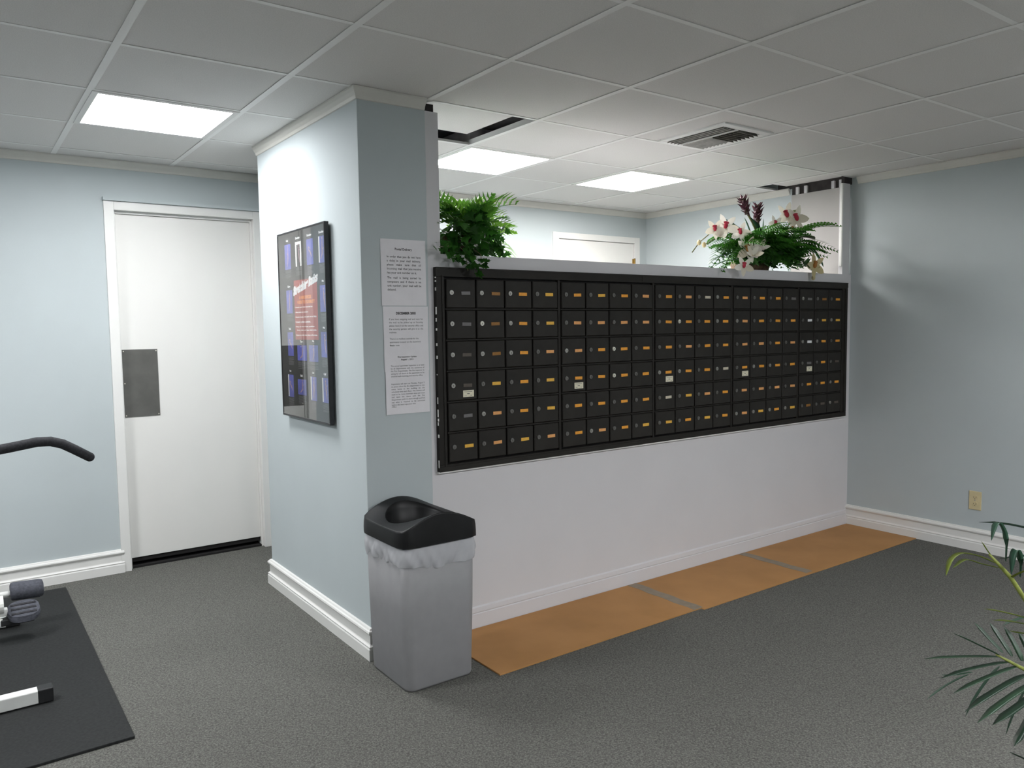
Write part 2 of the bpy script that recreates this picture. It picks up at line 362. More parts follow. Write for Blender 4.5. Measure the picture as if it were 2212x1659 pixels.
# ------------------------------------------------------------------ suspended ceiling
ceil = struct(MB().box((XL-.1, YF-.1, 2.53), (XR+.1, YB+.2, 2.63)).build('ceiling', M['plenum']))
T, TX, LY = .61, .519, .003
xs = [XL] + [TX+T*i for i in range(-5, 8)] + [XR]
ys = [YF] + [LY+T*j for j in range(-9, 4)] + [YB]
for x in xs[1:-1]:
    MB().box((x-.0135, YF, HC-.0016), (x+.0135, YB, HC)).box((x-.002, YF, HC), (x+.002, YB, HC+.03)).build('main_tee', M['tee'], ceil)
for y in ys[1:-1]:
    MB().box((XL, y-.010, HC-.0008), (XR, y+.010, HC+.0004)).build('cross_tee', M['tee'], ceil)
GYM = [(0, 1)]; MAIL = [(3, 1), (5, 1)]; ADDED_FRONT = [(4, -6), (0, -7)]; ADDED_GYM = [(-3, 0)]
LAMPS = set(GYM + MAIL + ADDED_FRONT + ADDED_GYM); VENT = (4, -1)
full = MB().box((-.3035, -.3035, 0), (.3035, .3035, .014)).mesh('ceiling_tile', M['tile'])
for a in range(len(xs)-1):
    for c in range(len(ys)-1):
        x0, x1, y0, y1 = xs[a], xs[a+1], ys[c], ys[c+1]
        i = round((x0-TX)/T) if a else -6; j = round((y0-LY)/T) if c else -10
        if (i, j) in LAMPS: continue
        z = HC + .0009 + R.uniform(0, .0008); dx = dy = 0
        if (i, j) == (2, 0): dx, dy, z = -.065, -.075, HC+.036
        if (i, j) == (7, 0): dy, z = -.085, HC+.019
        if a in (0, len(xs)-2) or c in (0, len(ys)-2):
            MB().box((x0+.002+dx, y0+.002+dy, z), (x1-.002+dx, y1-.002+dy, z+.014)).build('ceiling_tile', M['tile'], ceil)
        else:
            inst('ceiling_tile', full, ceil, Matrix.Translation(((x0+x1)/2+dx, (y0+y1)/2+dy, z)))

def ceiling_light(i, j, ma, label, group):
    x, y = TX+T*(i+.5), LY+T*(j+.5)
    t = thing('ceiling_light', (x, y, HC), label, 'light', group)
    h, q = .297, .272
    f = MB()
    for a, b_ in (((-h,-h),(h,-q)), ((-h,q),(h,h)), ((-h,-q),(-q,q)), ((q,-q),(h,q))):
        f.box((x+a[0], y+a[1], HC-.005), (x+b_[0], y+b_[1], HC+.012))
    f.build('frame', M['trim'], t)
    MB().box((x-h, y-h, HC+.016), (x+h, y+h, HC+.10)).build('housing', M['plenum'], t)
    MB().box((x-q, y-q, HC+.006), (x+q, y+q, HC+.010)).build('diffuser', ma, t)
ceiling_light(0, 1, M['lamp_gym'], 'square lit ceiling panel over the gym mat near the tall white door', None)
ceiling_light(3, 1, M['lamp_mail'], 'square lit ceiling panel half hidden by the pillar, above the ivy plant', None)
ceiling_light(5, 1, M['lamp_mail'], 'square lit ceiling panel farther right in the mail room, fully in view', None)
for i, j in ADDED_FRONT:
    ceiling_light(i, j, M['fill_front'], 'added square ceiling panel behind the viewer, ' + ('toward the right wall' if i == 4 else 'toward the middle of the room'), 'added ceiling panels behind the viewer')

ceiling_light(-3, 0, M['fill_gym'], 'added square ceiling panel over the left part of the gym corner, out of view', None)

# vent : a four way diffuser set into a tile
vx, vy = 3.325, -.235
vt = thing('ceiling_vent', (vx, vy, HC), 'dusty louvred air vent set in the ceiling over the mailboxes', 'vent')
f = MB()
for a, b_ in (((-.188,-.235),(.200,-.190)), ((-.188,.190),(.200,.215)), ((-.188,-.190),(-.145,.190)), ((.145,-.190),(.200,.190))):
    f.box((vx+a[0], vy+a[1], HC-.008), (vx+b_[0], vy+b_[1], HC+.003))
f.build('frame', M['tee'], vt, bevel=.003)
MB().box((vx-.145, vy-.19, HC+.0012), (vx+.145, vy+.19, HC+.0025)).build('backing', M['ventdark'], vt)
for k in range(4):
    xx = vx-.132+k*.026
    MB().obox((xx, vy, HC-.006), ((math.cos(.7),0,math.sin(.7)),(0,1,0),(-math.sin(.7),0,math.cos(.7))), .011, .188, .001).build('louvre', M['vent'], vt)
MB().box((vx-.033, vy-.19, HC-.010), (vx-.026, vy+.19, HC+.002)).build('divider', M['tee'], vt)
for g, (ya, yb, ang, ma) in enumerate(((-.185, -.005, 1.0, 'ventdark'), (.005, .185, -.55, 'vent'))):
    for k in range(7):
        yy = ya + (yb-ya)*(k+.5)/7
        MB().obox((vx+.06, vy+yy, HC-.006), ((1,0,0),(0,math.cos(ang),math.sin(ang)),(0,-math.sin(ang),math.cos(ang))), .084, .012, .001).build('louvre', M[ma], vt)

# ------------------------------------------------------------------ doors
d = struct(thing('door_1', (1.21, YB, 0), 'x', 'x')); del d['label']; del d['category']
fr = MB()
FD = YB-.012
fr.box((DX0-.018, FD, 0), (DX0+.035, YB+.10, DZ+.005)).box((DX1-.035, FD, 0), (DX1+.018, YB+.10, DZ+.005)).box((DX0+.035, FD, DZ-.045), (DX1-.035, YB+.10, DZ+.005))
# stop and soffit steps
fr.box((DX0+.035, YB+.028, 0), (DX0+.045, YB+.10, DZ-.045)).box((DX1-.045, YB+.028, 0), (DX1-.035, YB+.10, DZ-.045)).box((DX0+.045, YB+.028, DZ-.06), (DX1-.045, YB+.10, DZ-.045))
fr.build('door_frame', M['trim'], d, bevel=.002)
MB().box((DX0-.022, FD-.020, DZ+.005), (DX1+.022, YB+.005, DZ+.024)).build('head_flashing', M['blue'], d)
MB().box((DX0+.045, YB+.045, .060), (DX1-.045, YB+.088, DZ-.0605)).build('door_leaf', M['door'], d, bevel=.002)
MB().box((DX0+.035, YB+.03, 0), (DX1-.035, YB+.10, .012)).build('threshold', M['gap'], d)
MB().box((DX0+.046, YB+.052, .034), (DX1-.046, YB+.082, .0595)).build('door_gap_shade', M['gap'], d)  # black strip stands in for the shaded gap under the leaf
MB().box((DX0, YB+.135, 0), (DX1, YB+.14, DZ)).build('backing', M['gap'], d)
pl = MB().box((.823, YB+.041, .913), (1.018, YB+.045, 1.316)).build('push_plate', M['plate'], d, bevel=.001)
for sx, sz in ((.831,1.306),(1.010,1.306),(.831,1.115),(.831,.923),(1.010,.923)):
    MB().cyl((sx, YB+.041, sz), (sx, YB+.0385, sz), .0035, 10).build('screw', M['steel3'], pl)
d2 = struct(thing('door_2', (4.5, YM, 0), 'x', 'x')); del d2['label']; del d2['category']
fr = MB().box((BX0-.02, YM-.012, 0), (BX0+.04, YM+.1, BZ+.02)).box((BX1-.04, YM-.012, 0), (BX1+.02, YM+.1, BZ+.02)).box((BX0+.04, YM-.012, BZ-.03), (BX1-.04, YM+.1, BZ+.02))
fr.build('door_frame', M['trim'], d2, bevel=.002)
MB().box((BX0+.043, YM+.004, .01), (BX1-.043, YM+.045, BZ-.034)).build('door_leaf', M['door'], d2, bevel=.002)
MB().box((BX0, YM+.15, 0), (BX1, YM+.16, BZ)).build('backing', M['gap'], d2)
hg = MB().box((BX1-.058, YM-.006, 1.885), (BX1-.028, YM+.004, 2.0)).build('hinge', M['brass'], d2)
MB().cyl((BX1-.041, YM-.010, 1.88), (BX1-.041, YM-.010, 2.005), .007, 10).build('hinge_pin', M['brass'], hg, smooth=True)
PALM_LEAVES=[[[[1.608,-2.368,0.776],[1.554,-2.351,0.806],[1.497,-2.332,0.836]],0.0125,0],[[[1.607,-2.368,0.772],[1.51,-2.346,0.792],[1.412,-2.323,0.805]],0.0125,0],[[[1.622,-2.38,0.762],[1.52,-2.366,0.777],[1.414,-2.351,0.778]],0.0125,0],[[[1.634,-2.389,0.753],[1.533,-2.378,0.757],[1.431,-2.366,0.751]],0.0125,0],[[[1.648,-2.401,0.737],[1.542,-2.398,0.742],[1.425,-2.389,0.728]],0.016,0],[[[1.657,-2.409,0.719],[1.555,-2.409,0.725],[1.442,-2.403,0.708]],0.016,0],[[[1.667,-2.417,0.704],[1.568,-2.42,0.703],[1.464,-2.419,0.704]],0.019,0],[[[1.614,-2.372,0.78],[1.618,-2.342,0.799],[1.626,-2.315,0.82]],0.013,0],[[[1.628,-2.383,0.773],[1.638,-2.357,0.797],[1.65,-2.333,0.819]],0.013,0],[[[1.644,-2.395,0.764],[1.66,-2.374,0.788],[1.672,-2.35,0.812]],0.013,0],[[[1.661,-2.408,0.753],[1.687,-2.388,0.776],[1.707,-2.363,0.796]],0.013,0],[[[1.595,-2.429,0.681],[1.546,-2.438,0.673],[1.492,-2.443,0.666]],0.016,0],[[[1.568,-2.453,0.611],[1.516,-2.451,0.637],[1.463,-2.447,0.667]],0.013,0],[[[1.673,-2.345,0.727],[1.651,-2.321,0.686],[1.632,-2.301,0.618]],0.012,1],[[[1.712,-2.378,0.68],[1.701,-2.362,0.629],[1.696,-2.351,0.579]],0.012,1],[[[1.585,-2.331,0.735],[1.545,-2.315,0.731],[1.515,-2.304,0.739]],0.006,1],[[[1.579,-2.327,0.73],[1.534,-2.307,0.719],[1.491,-2.291,0.692]],0.006,1],[[[1.612,-2.355,0.953],[1.563,-2.342,0.974],[1.517,-2.333,0.984],[1.48,-2.332,0.977],[1.452,-2.338,0.956]],0.011,2],[[[1.619,-2.361,0.943],[1.569,-2.348,0.958],[1.524,-2.339,0.972],[1.483,-2.335,0.963]],0.01,2],[[[1.628,-2.366,0.957],[1.62,-2.368,1.006],[1.602,-2.365,1.033],[1.584,-2.364,1.033],[1.565,-2.366,1.008]],0.012,1],[[[1.648,-2.384,0.927],[1.643,-2.385,0.965],[1.63,-2.384,0.982],[1.616,-2.384,0.974],[1.603,-2.387,0.941]],0.014,1],[[[1.606,-2.349,0.968],[1.599,-2.343,0.979],[1.592,-2.337,0.996]],0.007,2],[[[1.636,-2.375,0.923],[1.623,-2.395,0.944],[1.621,-2.423,0.96]],0.012,2],[[[1.66,-2.4,0.844],[1.603,-2.381,0.866],[1.547,-2.364,0.88]],0.011,2],[[[1.667,-2.406,0.829],[1.613,-2.39,0.85],[1.56,-2.375,0.858]],0.011,2],[[[1.67,-2.409,0.813],[1.63,-2.392,0.821],[1.605,-2.386,0.83]],0.01,2],[[[1.709,-2.386,0.836],[1.689,-2.361,0.823],[1.681,-2.344,0.809]],0.013,1]]
PALM_STEMS=[[[[1.604,-2.365,0.777],[1.623,-2.38,0.764],[1.646,-2.398,0.748],[1.679,-2.425,0.719],[1.726,-2.465,0.645],[1.784,-2.519,0.519]],0.006],[[[1.603,-2.347,0.971],[1.619,-2.361,0.948],[1.636,-2.375,0.923],[1.655,-2.393,0.881],[1.69,-2.426,0.788],[1.77,-2.508,0.528]],0.007],[[[1.654,-2.394,0.851],[1.677,-2.414,0.822],[1.71,-2.443,0.761],[1.77,-2.508,0.528]],0.006]]
ORCHIDS=[[[3.716,0.1,1.979],0.071,0],[[3.788,0.08,1.998],0.086,0],[[3.939,0.09,1.972],0.076,0],[[3.714,0.06,1.934],0.05,3],[[4.413,0.1,2.11],0.114,0],[[4.445,0.05,2.086],0.141,0],[[4.241,0.06,2.041],0.062,1],[[4.407,0.05,2.024],0.049,2],[[3.921,0.02,1.861],0.093,2],[[4.006,0.0,1.872],0.072,3],[[3.913,-0.02,1.824],0.076,3],[[3.819,-0.03,1.757],0.069,1],[[4.605,0.02,1.79],0.094,2]]
BUDS=[[3.613,0.1,1.9],[3.658,0.1,1.889],[4.587,-0.02,1.712]]
STEMS=[[[3.576,0.12,1.843],[3.636,0.12,1.903],[3.74,0.12,1.966],[3.867,0.12,1.988],[4.023,0.12,1.957],[4.185,0.12,1.827]],[[3.682,0.12,1.892],[3.795,0.12,1.942],[3.933,0.12,1.969],[4.185,0.12,1.821]],[[4.547,0.12,2.083],[4.448,0.12,2.017],[4.327,0.12,1.921],[4.233,0.12,1.799]],[[4.097,0.12,1.835],[4.061,0.12,1.787],[4.14,0.12,1.752]],[[4.774,0.12,1.756],[4.802,0.12,1.725]]]
BROM=[[[4.05,0.13,2.199],[4.092,0.13,2.117],[4.163,0.13,2.044],[4.245,0.13,1.918]],[[4.203,0.13,2.169],[4.2,0.13,2.078],[4.229,0.13,2.005],[4.259,0.13,1.904]]]
BLADES=[[[[4.071,0.14,1.996],[4.002,0.14,2.021],[3.896,0.14,2.062]],0.025],[[[4.279,0.12,1.904],[4.206,0.12,2.002],[4.121,0.12,2.083]],0.05],[[[4.232,0.11,1.901],[4.226,0.11,2.002],[4.234,0.11,2.084]],0.055],[[[4.42,0.1,1.998],[4.58,0.1,2.059],[4.768,0.1,2.064]],0.07],[[[4.441,0.08,1.953],[4.644,0.08,2.009],[4.75,0.08,1.975]],0.07],[[[4.652,0.05,1.931],[4.749,0.05,1.868],[4.81,0.05,1.793]],0.02],[[[3.908,0.03,1.85],[3.736,0.03,1.843],[3.601,0.03,1.767]],0.03],[[[3.969,0.06,1.813],[3.774,0.06,1.806],[3.69,0.06,1.754]],0.03],[[[4.19,0.16,1.947],[4.166,0.16,2.019],[4.109,0.16,2.087]],0.012],[[[4.39,0.08,2.068],[4.463,0.08,2.126],[4.548,0.08,2.162]],0.05],[[[4.471,0.1,1.911],[4.701,0.1,1.962],[4.767,0.1,1.894]],0.09]]
FERNS=[[[[4.202,0.15,1.844],[3.577,0.0,1.793]]],[[[4.202,0.15,1.844],[3.698,0.05,1.843]]],[[[4.225,0.15,1.845],[3.822,0.1,1.922]]],[[[4.225,0.15,1.845],[3.949,0.15,1.967]]],[[[4.249,0.15,1.846],[4.022,0.12,1.991]]],[[[4.249,0.15,1.846],[4.227,0.2,2.041]]],[[[4.273,0.15,1.847],[4.273,0.1,2.019]]],[[[4.297,0.15,1.848],[4.348,0.05,1.989]]],[[[4.297,0.15,1.848],[4.498,0.05,1.938]]],[[[4.297,0.15,1.848],[4.501,-0.0,1.874]]],[[[4.297,0.15,1.848],[4.523,-0.02,1.799]]],[[[4.273,0.15,1.847],[4.13,-0.09,1.73]]],[[[4.249,0.15,1.846],[3.875,-0.08,1.723]]],[[[4.202,0.15,1.844],[3.639,-0.05,1.731]]],[[[4.273,0.15,1.847],[4.384,-0.08,1.732]]],[[[4.273,0.15,1.847],[4.287,-0.08,1.724]]],[[[4.249,0.15,1.846],[4.016,-0.09,1.735]]],[[[4.273,0.15,1.847],[4.269,-0.04,1.903]]],[[[4.249,0.15,1.846],[4.071,0.02,1.984]]],[[[4.249,0.15,1.846],[4.231,0.0,1.934]]],[[[4.225,0.15,1.845],[3.8,-0.02,1.855]]],[[[4.273,0.15,1.847],[4.305,-0.05,1.818]]],[[[4.249,0.15,1.846],[4.033,-0.06,1.848]]],[[[4.249,0.15,1.846],[3.912,0.0,1.903]]],[[[4.211,0.15,1.845],[3.962,0.25,1.915]]],[[[4.273,0.15,1.847],[4.846,0.25,2.022]]]]
PALMS2=[[[[2.059,0.12,1.842],[2.191,0.12,1.966]]],[[[2.059,0.12,1.842],[2.187,0.16,2.064]]],[[[2.059,0.12,1.842],[2.235,0.08,1.88]]],[[[2.046,0.12,1.841],[2.09,0.12,2.033]]],[[[2.033,0.12,1.84],[2.011,0.1,2.015]]],[[[2.02,0.12,1.839],[1.952,0.1,2.014]]],[[[2.007,0.12,1.839],[1.897,0.1,1.993]]],[[[1.994,0.12,1.838],[1.864,0.12,1.968]]],[[[2.059,0.12,1.842],[2.173,0.05,1.939]]],[[[2.02,0.12,1.839],[2.05,0.22,2.079]]],[[[2.007,0.12,1.839],[1.933,0.22,2.055]]],[[[2.059,0.12,1.842],[2.343,0.22,1.781]]],[[[2.033,0.12,1.84],[1.997,0.02,1.986]]],[[[2.054,0.12,1.841],[2.074,0.02,1.992]]],[[[2.065,0.12,1.842],[2.259,0.14,1.922]]],[[[2.007,0.12,1.839],[1.823,0.02,1.931]]]]
IVY_EXTRA=[[1.777,-0.03,1.781],[1.748,-0.04,1.783],[1.794,-0.03,1.762],[1.831,-0.03,1.739],[1.818,-0.02,1.727],[1.848,-0.03,1.744],[1.902,-0.05,1.755],[1.921,-0.05,1.735],[1.884,-0.05,1.713],[1.915,-0.05,1.7],[1.895,-0.05,1.687],[1.925,-0.05,1.68],[1.984,-0.03,1.729],[1.996,-0.03,1.712],[1.973,-0.03,1.703],[2.111,0.02,1.856],[2.13,0.02,1.863],[2.083,0.0,1.82],[2.104,0.0,1.789],[2.087,0.0,1.767],[2.127,0.02,1.749],[2.165,0.05,1.76],[1.903,-0.06,1.774],[1.872,-0.05,1.747]]

# ------------------------------------------------------------------ wall outlet
t = thing('wall_outlet', (XR, -.82, .30), 'ivory duplex outlet low on the right hand wall', 'outlet')
oy, oz = -.835, .312
MB().box((XR-.006, oy-.036, oz-.058), (XR, oy+.036, oz+.058)).build('cover_plate', M['ivory'], t, bevel=.003)
for s_ in (-1, 1):
    rc = MB().cyl((XR-.006, oy, oz+s_*.020), (XR-.0085, oy, oz+s_*.020), .016, 18).build('receptacle', M['ivory'], t)
    MB().box((XR-.0092, oy-.008, oz+s_*.020-.004), (XR-.0084, oy-.006, oz+s_*.020+.005)).box((XR-.0092, oy+.006, oz+s_*.020-.004), (XR-.0084, oy+.008, oz+s_*.020+.005)).cyl((XR-.0084, oy, oz+s_*.020-.009), (XR-.0092, oy, oz+s_*.020-.009), .0025, 8).build('slot', M['slot'], rc)
MB().cyl((XR-.006, oy, oz), (XR-.0075, oy, oz), .003, 8).build('screw', M['steel'], t)

# ------------------------------------------------------------------ mailbox bank
mbk = thing('mailbox_bank', (3.38, 0, .773), 'long dark bronze bank of numbered mailboxes set in the white partition', 'mailboxes')
X0, X1, Z0, Z1 = 1.753, 5.007, .772, 1.688
FY = -.012
mods = [(1.800, 4), (2.464, 4), (3.126, 4), (3.789, 4), (4.453, 3)]
PX, PZ = .1612, .1392
ZT = 1.642; ZB = ZT-6*PZ
fr = MB()
fr.box((X0, FY, ZT+.004), (X1, PY, Z1)).box((X0, FY, Z0), (X1, PY, ZB-.004)).box((X0, FY, ZB-.004), (mods[0][0]-.004, PY, ZT+.004)).box((mods[-1][0]+3*PX+.004, FY, ZB-.004), (X1, PY, ZT+.004))
for k in range(4):
    fr.box((mods[k][0]+mods[k][1]*PX+.002, FY+.002, ZB-.004), (mods[k+1][0]-.002, PY, ZT+.004))
fr.build('frame', M['bronze2'], mbk, bevel=.0015)
# thin lips on the outer edges and the module joints
lp = MB().box((X0+.028, FY-.004, ZT+.006), (X1-.030, FY, ZT+.011)).box((X0+.028, FY-.004, ZB-.011), (X1-.030, FY, ZB-.006))
for xx in (X0+.028, X1-.034): lp.box((xx, FY-.004, ZB-.006), (xx+.004, FY, ZT+.006))
for z_ in (Z1-.006,): lp.box((X0, FY-.003, z_), (X1, FY, Z1))
lp.box((3.03, FY-.0015, ZT+.013), (X1, FY, Z1-.007)).box((X0, FY-.0015, Z0), (3.03, FY, ZB-.013))
lp.build('frame_lip', M['bronze'], mbk)
MB().box((mods[0][0]-.004, PY-.004, ZB-.004), (mods[-1][0]+3*PX+.004, PY-.001, ZT+.004)).build('backing', M['gap'], mbk)
for r in range(1, 6):
    z_ = ZT-r*PZ
    g = MB()
    for x_, n in mods: g.box((x_, FY+.001, z_-.003), (x_+n*PX, PY-.004, z_+.003))
    g.build('shelf_edge', M['bronze2'], mbk)
dm = MB(); w_, h_ = PX-.008, PZ-.011
dm.box((-w_/2, 0, -h_/2), (w_/2, .014, h_/2)); dmesh = None
bm = bmesh.new(); me = dm.mesh('mailbox_door', M['bronze']); bm.from_mesh(me)
bmesh.ops.bevel(bm, geom=[e for e in bm.edges if abs(e.verts[0].co.y) < 1e-6 and abs(e.verts[1].co.y) < 1e-6], offset=.003, segments=1, affect='EDGES'); bm.to_mesh(me); bm.free()
dmesh = me
def lockmesh(ma):
    return MB().cyl((0, 0, 0), (0, -.005, 0), .0105, 16).cyl((0, -.005, 0), (0, -.0065, 0), .0075, 14).mesh('lock', ma)
locks = [lockmesh(M[k]) for k in ('steel', 'steel2', 'steel3')]
keyslot = MB().box((-.0012, -.0071, -.006), (.0012, -.0064, .002)).cyl((0,-.0064,.001),(0,-.0071,.001),.0022,8).mesh('keyhole', M['slot'])
plates = {}
def plate(k):
    if k not in plates:
        g = MB().box((-.0235, -.0015, -.0075), (.0235, .0, .0075)).mesh('number_strip', M['plate_'+k]); plates[k] = g
    return plates[k]
spec = {}
for key, v in {(0,0):'grey',(0,1):'amber',(0,10):'pale',(0,12):'peach',(0,15):'grey',(0,16):'grey',(0,17):'amber',(1,0):'grey',(1,1):'amber',(1,3):'yellow',(1,16):'bright',
               (2,0):'dull',(2,1):'amber',(2,16):'bright',(3,0):'dull',(3,11):'pale',(3,16):'grey',(3,18):'dull',(4,0):'grey',(4,8):'pale',(5,16):'amber',(5,17):'dull',(5,18):'dull'}.items(): spec[key] = v
brightlock = {(1,1), (2,6), (3,6), (1,9)}
dimlock_p = .6
card = MB().box((-.029, -.0012, -.0155), (.029, 0, .0155)).mesh('notice_card', M['card'])
cardprint = MB().box((-.008, -.0016, -.002), (.006, -.0012, .001)).box((-.024, -.0016, .008), (.020, -.0016+.0004, .0095)).box((-.022, -.0016, -.0105), (-.010, -.0012, -.009)).box((.010, -.0016, -.0095), (.019, -.0012, -.008)).mesh('print', M['ink'])
col = 0
for mi, (mx_, n) in enumerate(mods):
    for c_ in range(n):
        for r in range(6):
            x_ = mx_+(c_+.5)*PX; z_ = ZT-(r+.5)*PZ
            dr = inst('mailbox_door', dmesh, mbk, Matrix.Translation((x_, FY-.003+R.uniform(-.0006,.0006), z_)))
            k = (r, col)
            lk = locks[2] if k in brightlock else (locks[0] if (col < 3 and r < 3) or R.random() < .22 else locks[1])
            l_ = inst('lock', lk, dr, Matrix.Translation((-.052, 0, .004)))
            s_ = inst('keyhole', keyslot, dr, Matrix.Translation((-.052, 0, .004)))
            pk = spec.get(k) or R.choices(('orange','yellow','peach'), (.55,.27,.18))[0]
            inst('number_strip', plate(pk), dr, Matrix.Translation((.026+R.uniform(-.003,.003), 0, .002)) @ Matrix.Rotation(R.uniform(-.03,.03), 4, 'Y'))
            if r == 3 and c_ == 0:
                cd = inst('notice_card', card, dr, Matrix.Translation((.030, 0, -.036)))
                inst('print', cardprint, dr, Matrix.Translation((.030, 0, -.036)))
        col += 1
fl = MB()
zz = Z0+.02
while zz < Z1-.02:
    h = R.uniform(.004, .035)
    if R.random() < .5: fl.box((X0-.0030, FY-.0012, zz), (X0+R.uniform(-.0018,.0008), FY+.006, zz+h))
    zz += h + R.uniform(.003, .03)
f_ = fl.build('paint_flakes', M['trim'], mbk); f_['kind'] = 'stuff'
MB().box((X0-.004, FY+.004, Z0-.007), (X1+.002, PY+.001, Z0)).build('lower_bead', M['trim'], mbk)

# ------------------------------------------------------------------ framed poster (on the left face of the pillar)
PXF = 1.403
po = thing('framed_poster', (PXF, .60, .985), 'black framed stretching poster under glass on the pillar side', 'poster')
yl, yr, zb, zt = .912, .302, .986, 1.899
fx0, fx1 = PXF-.032, PXF-.010
f = MB().box((fx0, yr, zb), (fx1, yl, zb+.009)).box((fx0, yr, zt-.009), (fx1, yl, zt)).box((fx0, yl-.009, zb+.009), (fx1, yl, zt-.009)).box((fx0, yr, zb+.009), (fx1, yr+.009, zt-.009))
f.build('frame', M['frame'], po, bevel=.0015)
MB().box((PXF-.012, yr+.05, zb+.05), (PXF, yr+.08, zt-.05)).box((PXF-.012, yl-.08, zb+.05), (PXF, yl-.05, zt-.05)).build('hanger_rail', M['frame'], po)
sh = MB().box((PXF-.0275, yr+.008, zb+.008), (PXF-.012, yl-.008, zt-.008)).build('poster_sheet', M['posterblack'], po)
MB().box((PXF-.0306, yr+.008, zb+.008), (PXF-.0294, yl-.008, zt-.008)).build('glass', M['glass'], po)
SX = PXF-.0276
def Q(mb, u0, v0, u1, v1, lift=0.0):
    y0, y1 = .914-u0, .914-u1; z0, z1 = 1.898-v0, 1.898-v1; x = SX-lift
    mb.add([(x,y0,z0),(x,y1,z0),(x,y1,z1),(x,y0,z1)], [(0,1,2,3)])
def ptext(body, u0, v0, u1, v1, ma, bold=.0, parent=None, lift=.0006, skew=0.0, shear=0.0, name='lettering'):
    mt = Matrix(((0,0,-1,SX-lift),(-1,0,0,.914-u0),(0,1,0,1.898-v1),(0,0,0,1)))
    o = textmesh(name, body, .1, ma, bold=bold, fit=(u1-u0, v1-v0), parent=parent, mtx=mt, shear=shear)
    if skew:
        for v in o.data.vertices: v.co.y += skew*v.co.x
    return o
pics = [('Neck',.095,.059,.178,.181,0),('Shoulder',.241,.058,.318,.175,1),('Shoulder',.386,.059,.466,.178,0),('Shoulder',.532,.060,.609,.179,2),
        ('Chest',.099,.283,.181,.397,0),('Hip',.532,.279,.610,.399,0),('Back',.098,.490,.175,.607,0),('Torso',.226,.553,.347,.627,0),('Hip',.379,.551,.488,.628,0),('Hip',.528,.489,.606,.605,0),
        ('Leg',.085,.701,.160,.813,2),('Back',.217,.718,.330,.794,0),('Leg',.385,.699,.458,.812,2),('Calf',.526,.699,.600,.812,2)]
wt = MB(); gt = MB(); R2 = random.Random(3)
poses = [[(0,.35),(0,-.05),(-.18,-.4)],[(0,.3),(.05,0),(.2,-.35)],[(-.3,.1),(0,.0),(.32,-.2)],[(0,.35),(0,-.15),(-.3,-.35)]]
for q, (nm, u0, v0, u1, v1, kind) in enumerate(pics):
    pb = MB(); Q(pb, u0, v0, u1, v1, .0003)
    po_ = pb.build('photograph', M['picwhite' if kind == 1 else 'picblue'], sh)
    if kind == 1: g = MB(); Q(g, u0+.018, v0+.014, u1-.018, v1, .0006); g.build('doorway_print', M['posterblack'], sh)
    if kind == 2: g = MB(); Q(g, u0, v0, u0+.013, v1-.003, .0006); g.build('wall_print', M['picwhite'], sh)
    cu, cv, ww, hh = (u0+u1)/2+.004, (v0+v1)/2, (u1-u0), (v1-v0)
    fig = MB(); ps = poses[q % 4]
    pt = [(SX-.0009, .914-(cu+a*ww*.8), 1.898-(cv-b_*hh)) for a, b_ in ps]
    fig.tube(pt, [.0035,.0055,.0028], 6); fig.sphere((SX-.0009, pt[0][1], pt[0][2]+.008), .0055, 8, 6, (.1,1,1))
    a0 = pt[1]; fig.tube([(a0[0], a0[1], a0[2]+.015), (a0[0], a0[1]-.016*(1 if q%2 else -1), a0[2]+.024)], .002, 6)
    o = fig.build('printed_figure', M['skin'], sh)
    for v in o.data.vertices: v.co.x = SX-.0007+ (v.co.x-(SX-.0009))*.02
    wd = .0075*len(nm); cx_ = (u0+u1)/2
    ptext(nm, cx_-wd*.55, v0-.0235, cx_+wd*.45, v0-.0125, M['printwhite'], .006, sh)
    Q(gt, cx_-.012, v0-.008, cx_+.012, v0-.0065, .0005)
    z_ = v1+.006
    for k in range(8):
        if R2.random() < .12 and k: z_ += .003; continue
        Q(gt, u0+.006, z_, u0+.006+(u1-u0)*R2.uniform(.45,.98) if k in (3,7) else u1-.003*R2.random(), z_+.0017, .0005); z_ += .0052
gt.build('small_print', M['printgrey'], sh)['kind'] = 'stuff'
g = MB(); Q(g, .207, .240, .500, .526, .0003); g.build('red_panel', M['red'], sh)
ptext('Stretching Basics', .197, .270, .514, .328, M['printwhite'], .009, sh, lift=.0009, skew=.185, shear=.22)
ptext('A HOME EXERCISE', .272, .316, .425, .333, M['printorange'], .008, sh)
ptext('GUIDE TO FLEXIBILITY', .245, .338, .470, .355, M['printorange'], .008, sh)
for body, u1_, v0_ in (('Stretch only when warmed up.', .44, .366), ('Move slowly, no bouncing.', .385, .390), ('Breathe deeply, hold each one to thirty.', .485, .413), ('Stretch within comfort.', .41, .436), ('Stop at once if any position', .455, .459), ('hurts; relax and ease back again.', .480, .476), ('Repeat on both sides, three to five times.', .488, .500)):
    ptext(body, .222 if body[0] != 'h' else .232, v0_, u1_, v0_+.0095, M['printwhite'], .004, sh)
    if body[0] != 'h': dd = MB(); Q(dd, .213, v0_+.002, .217, v0_+.006, .0006); dd.build('bullet', M['printwhite'], sh)

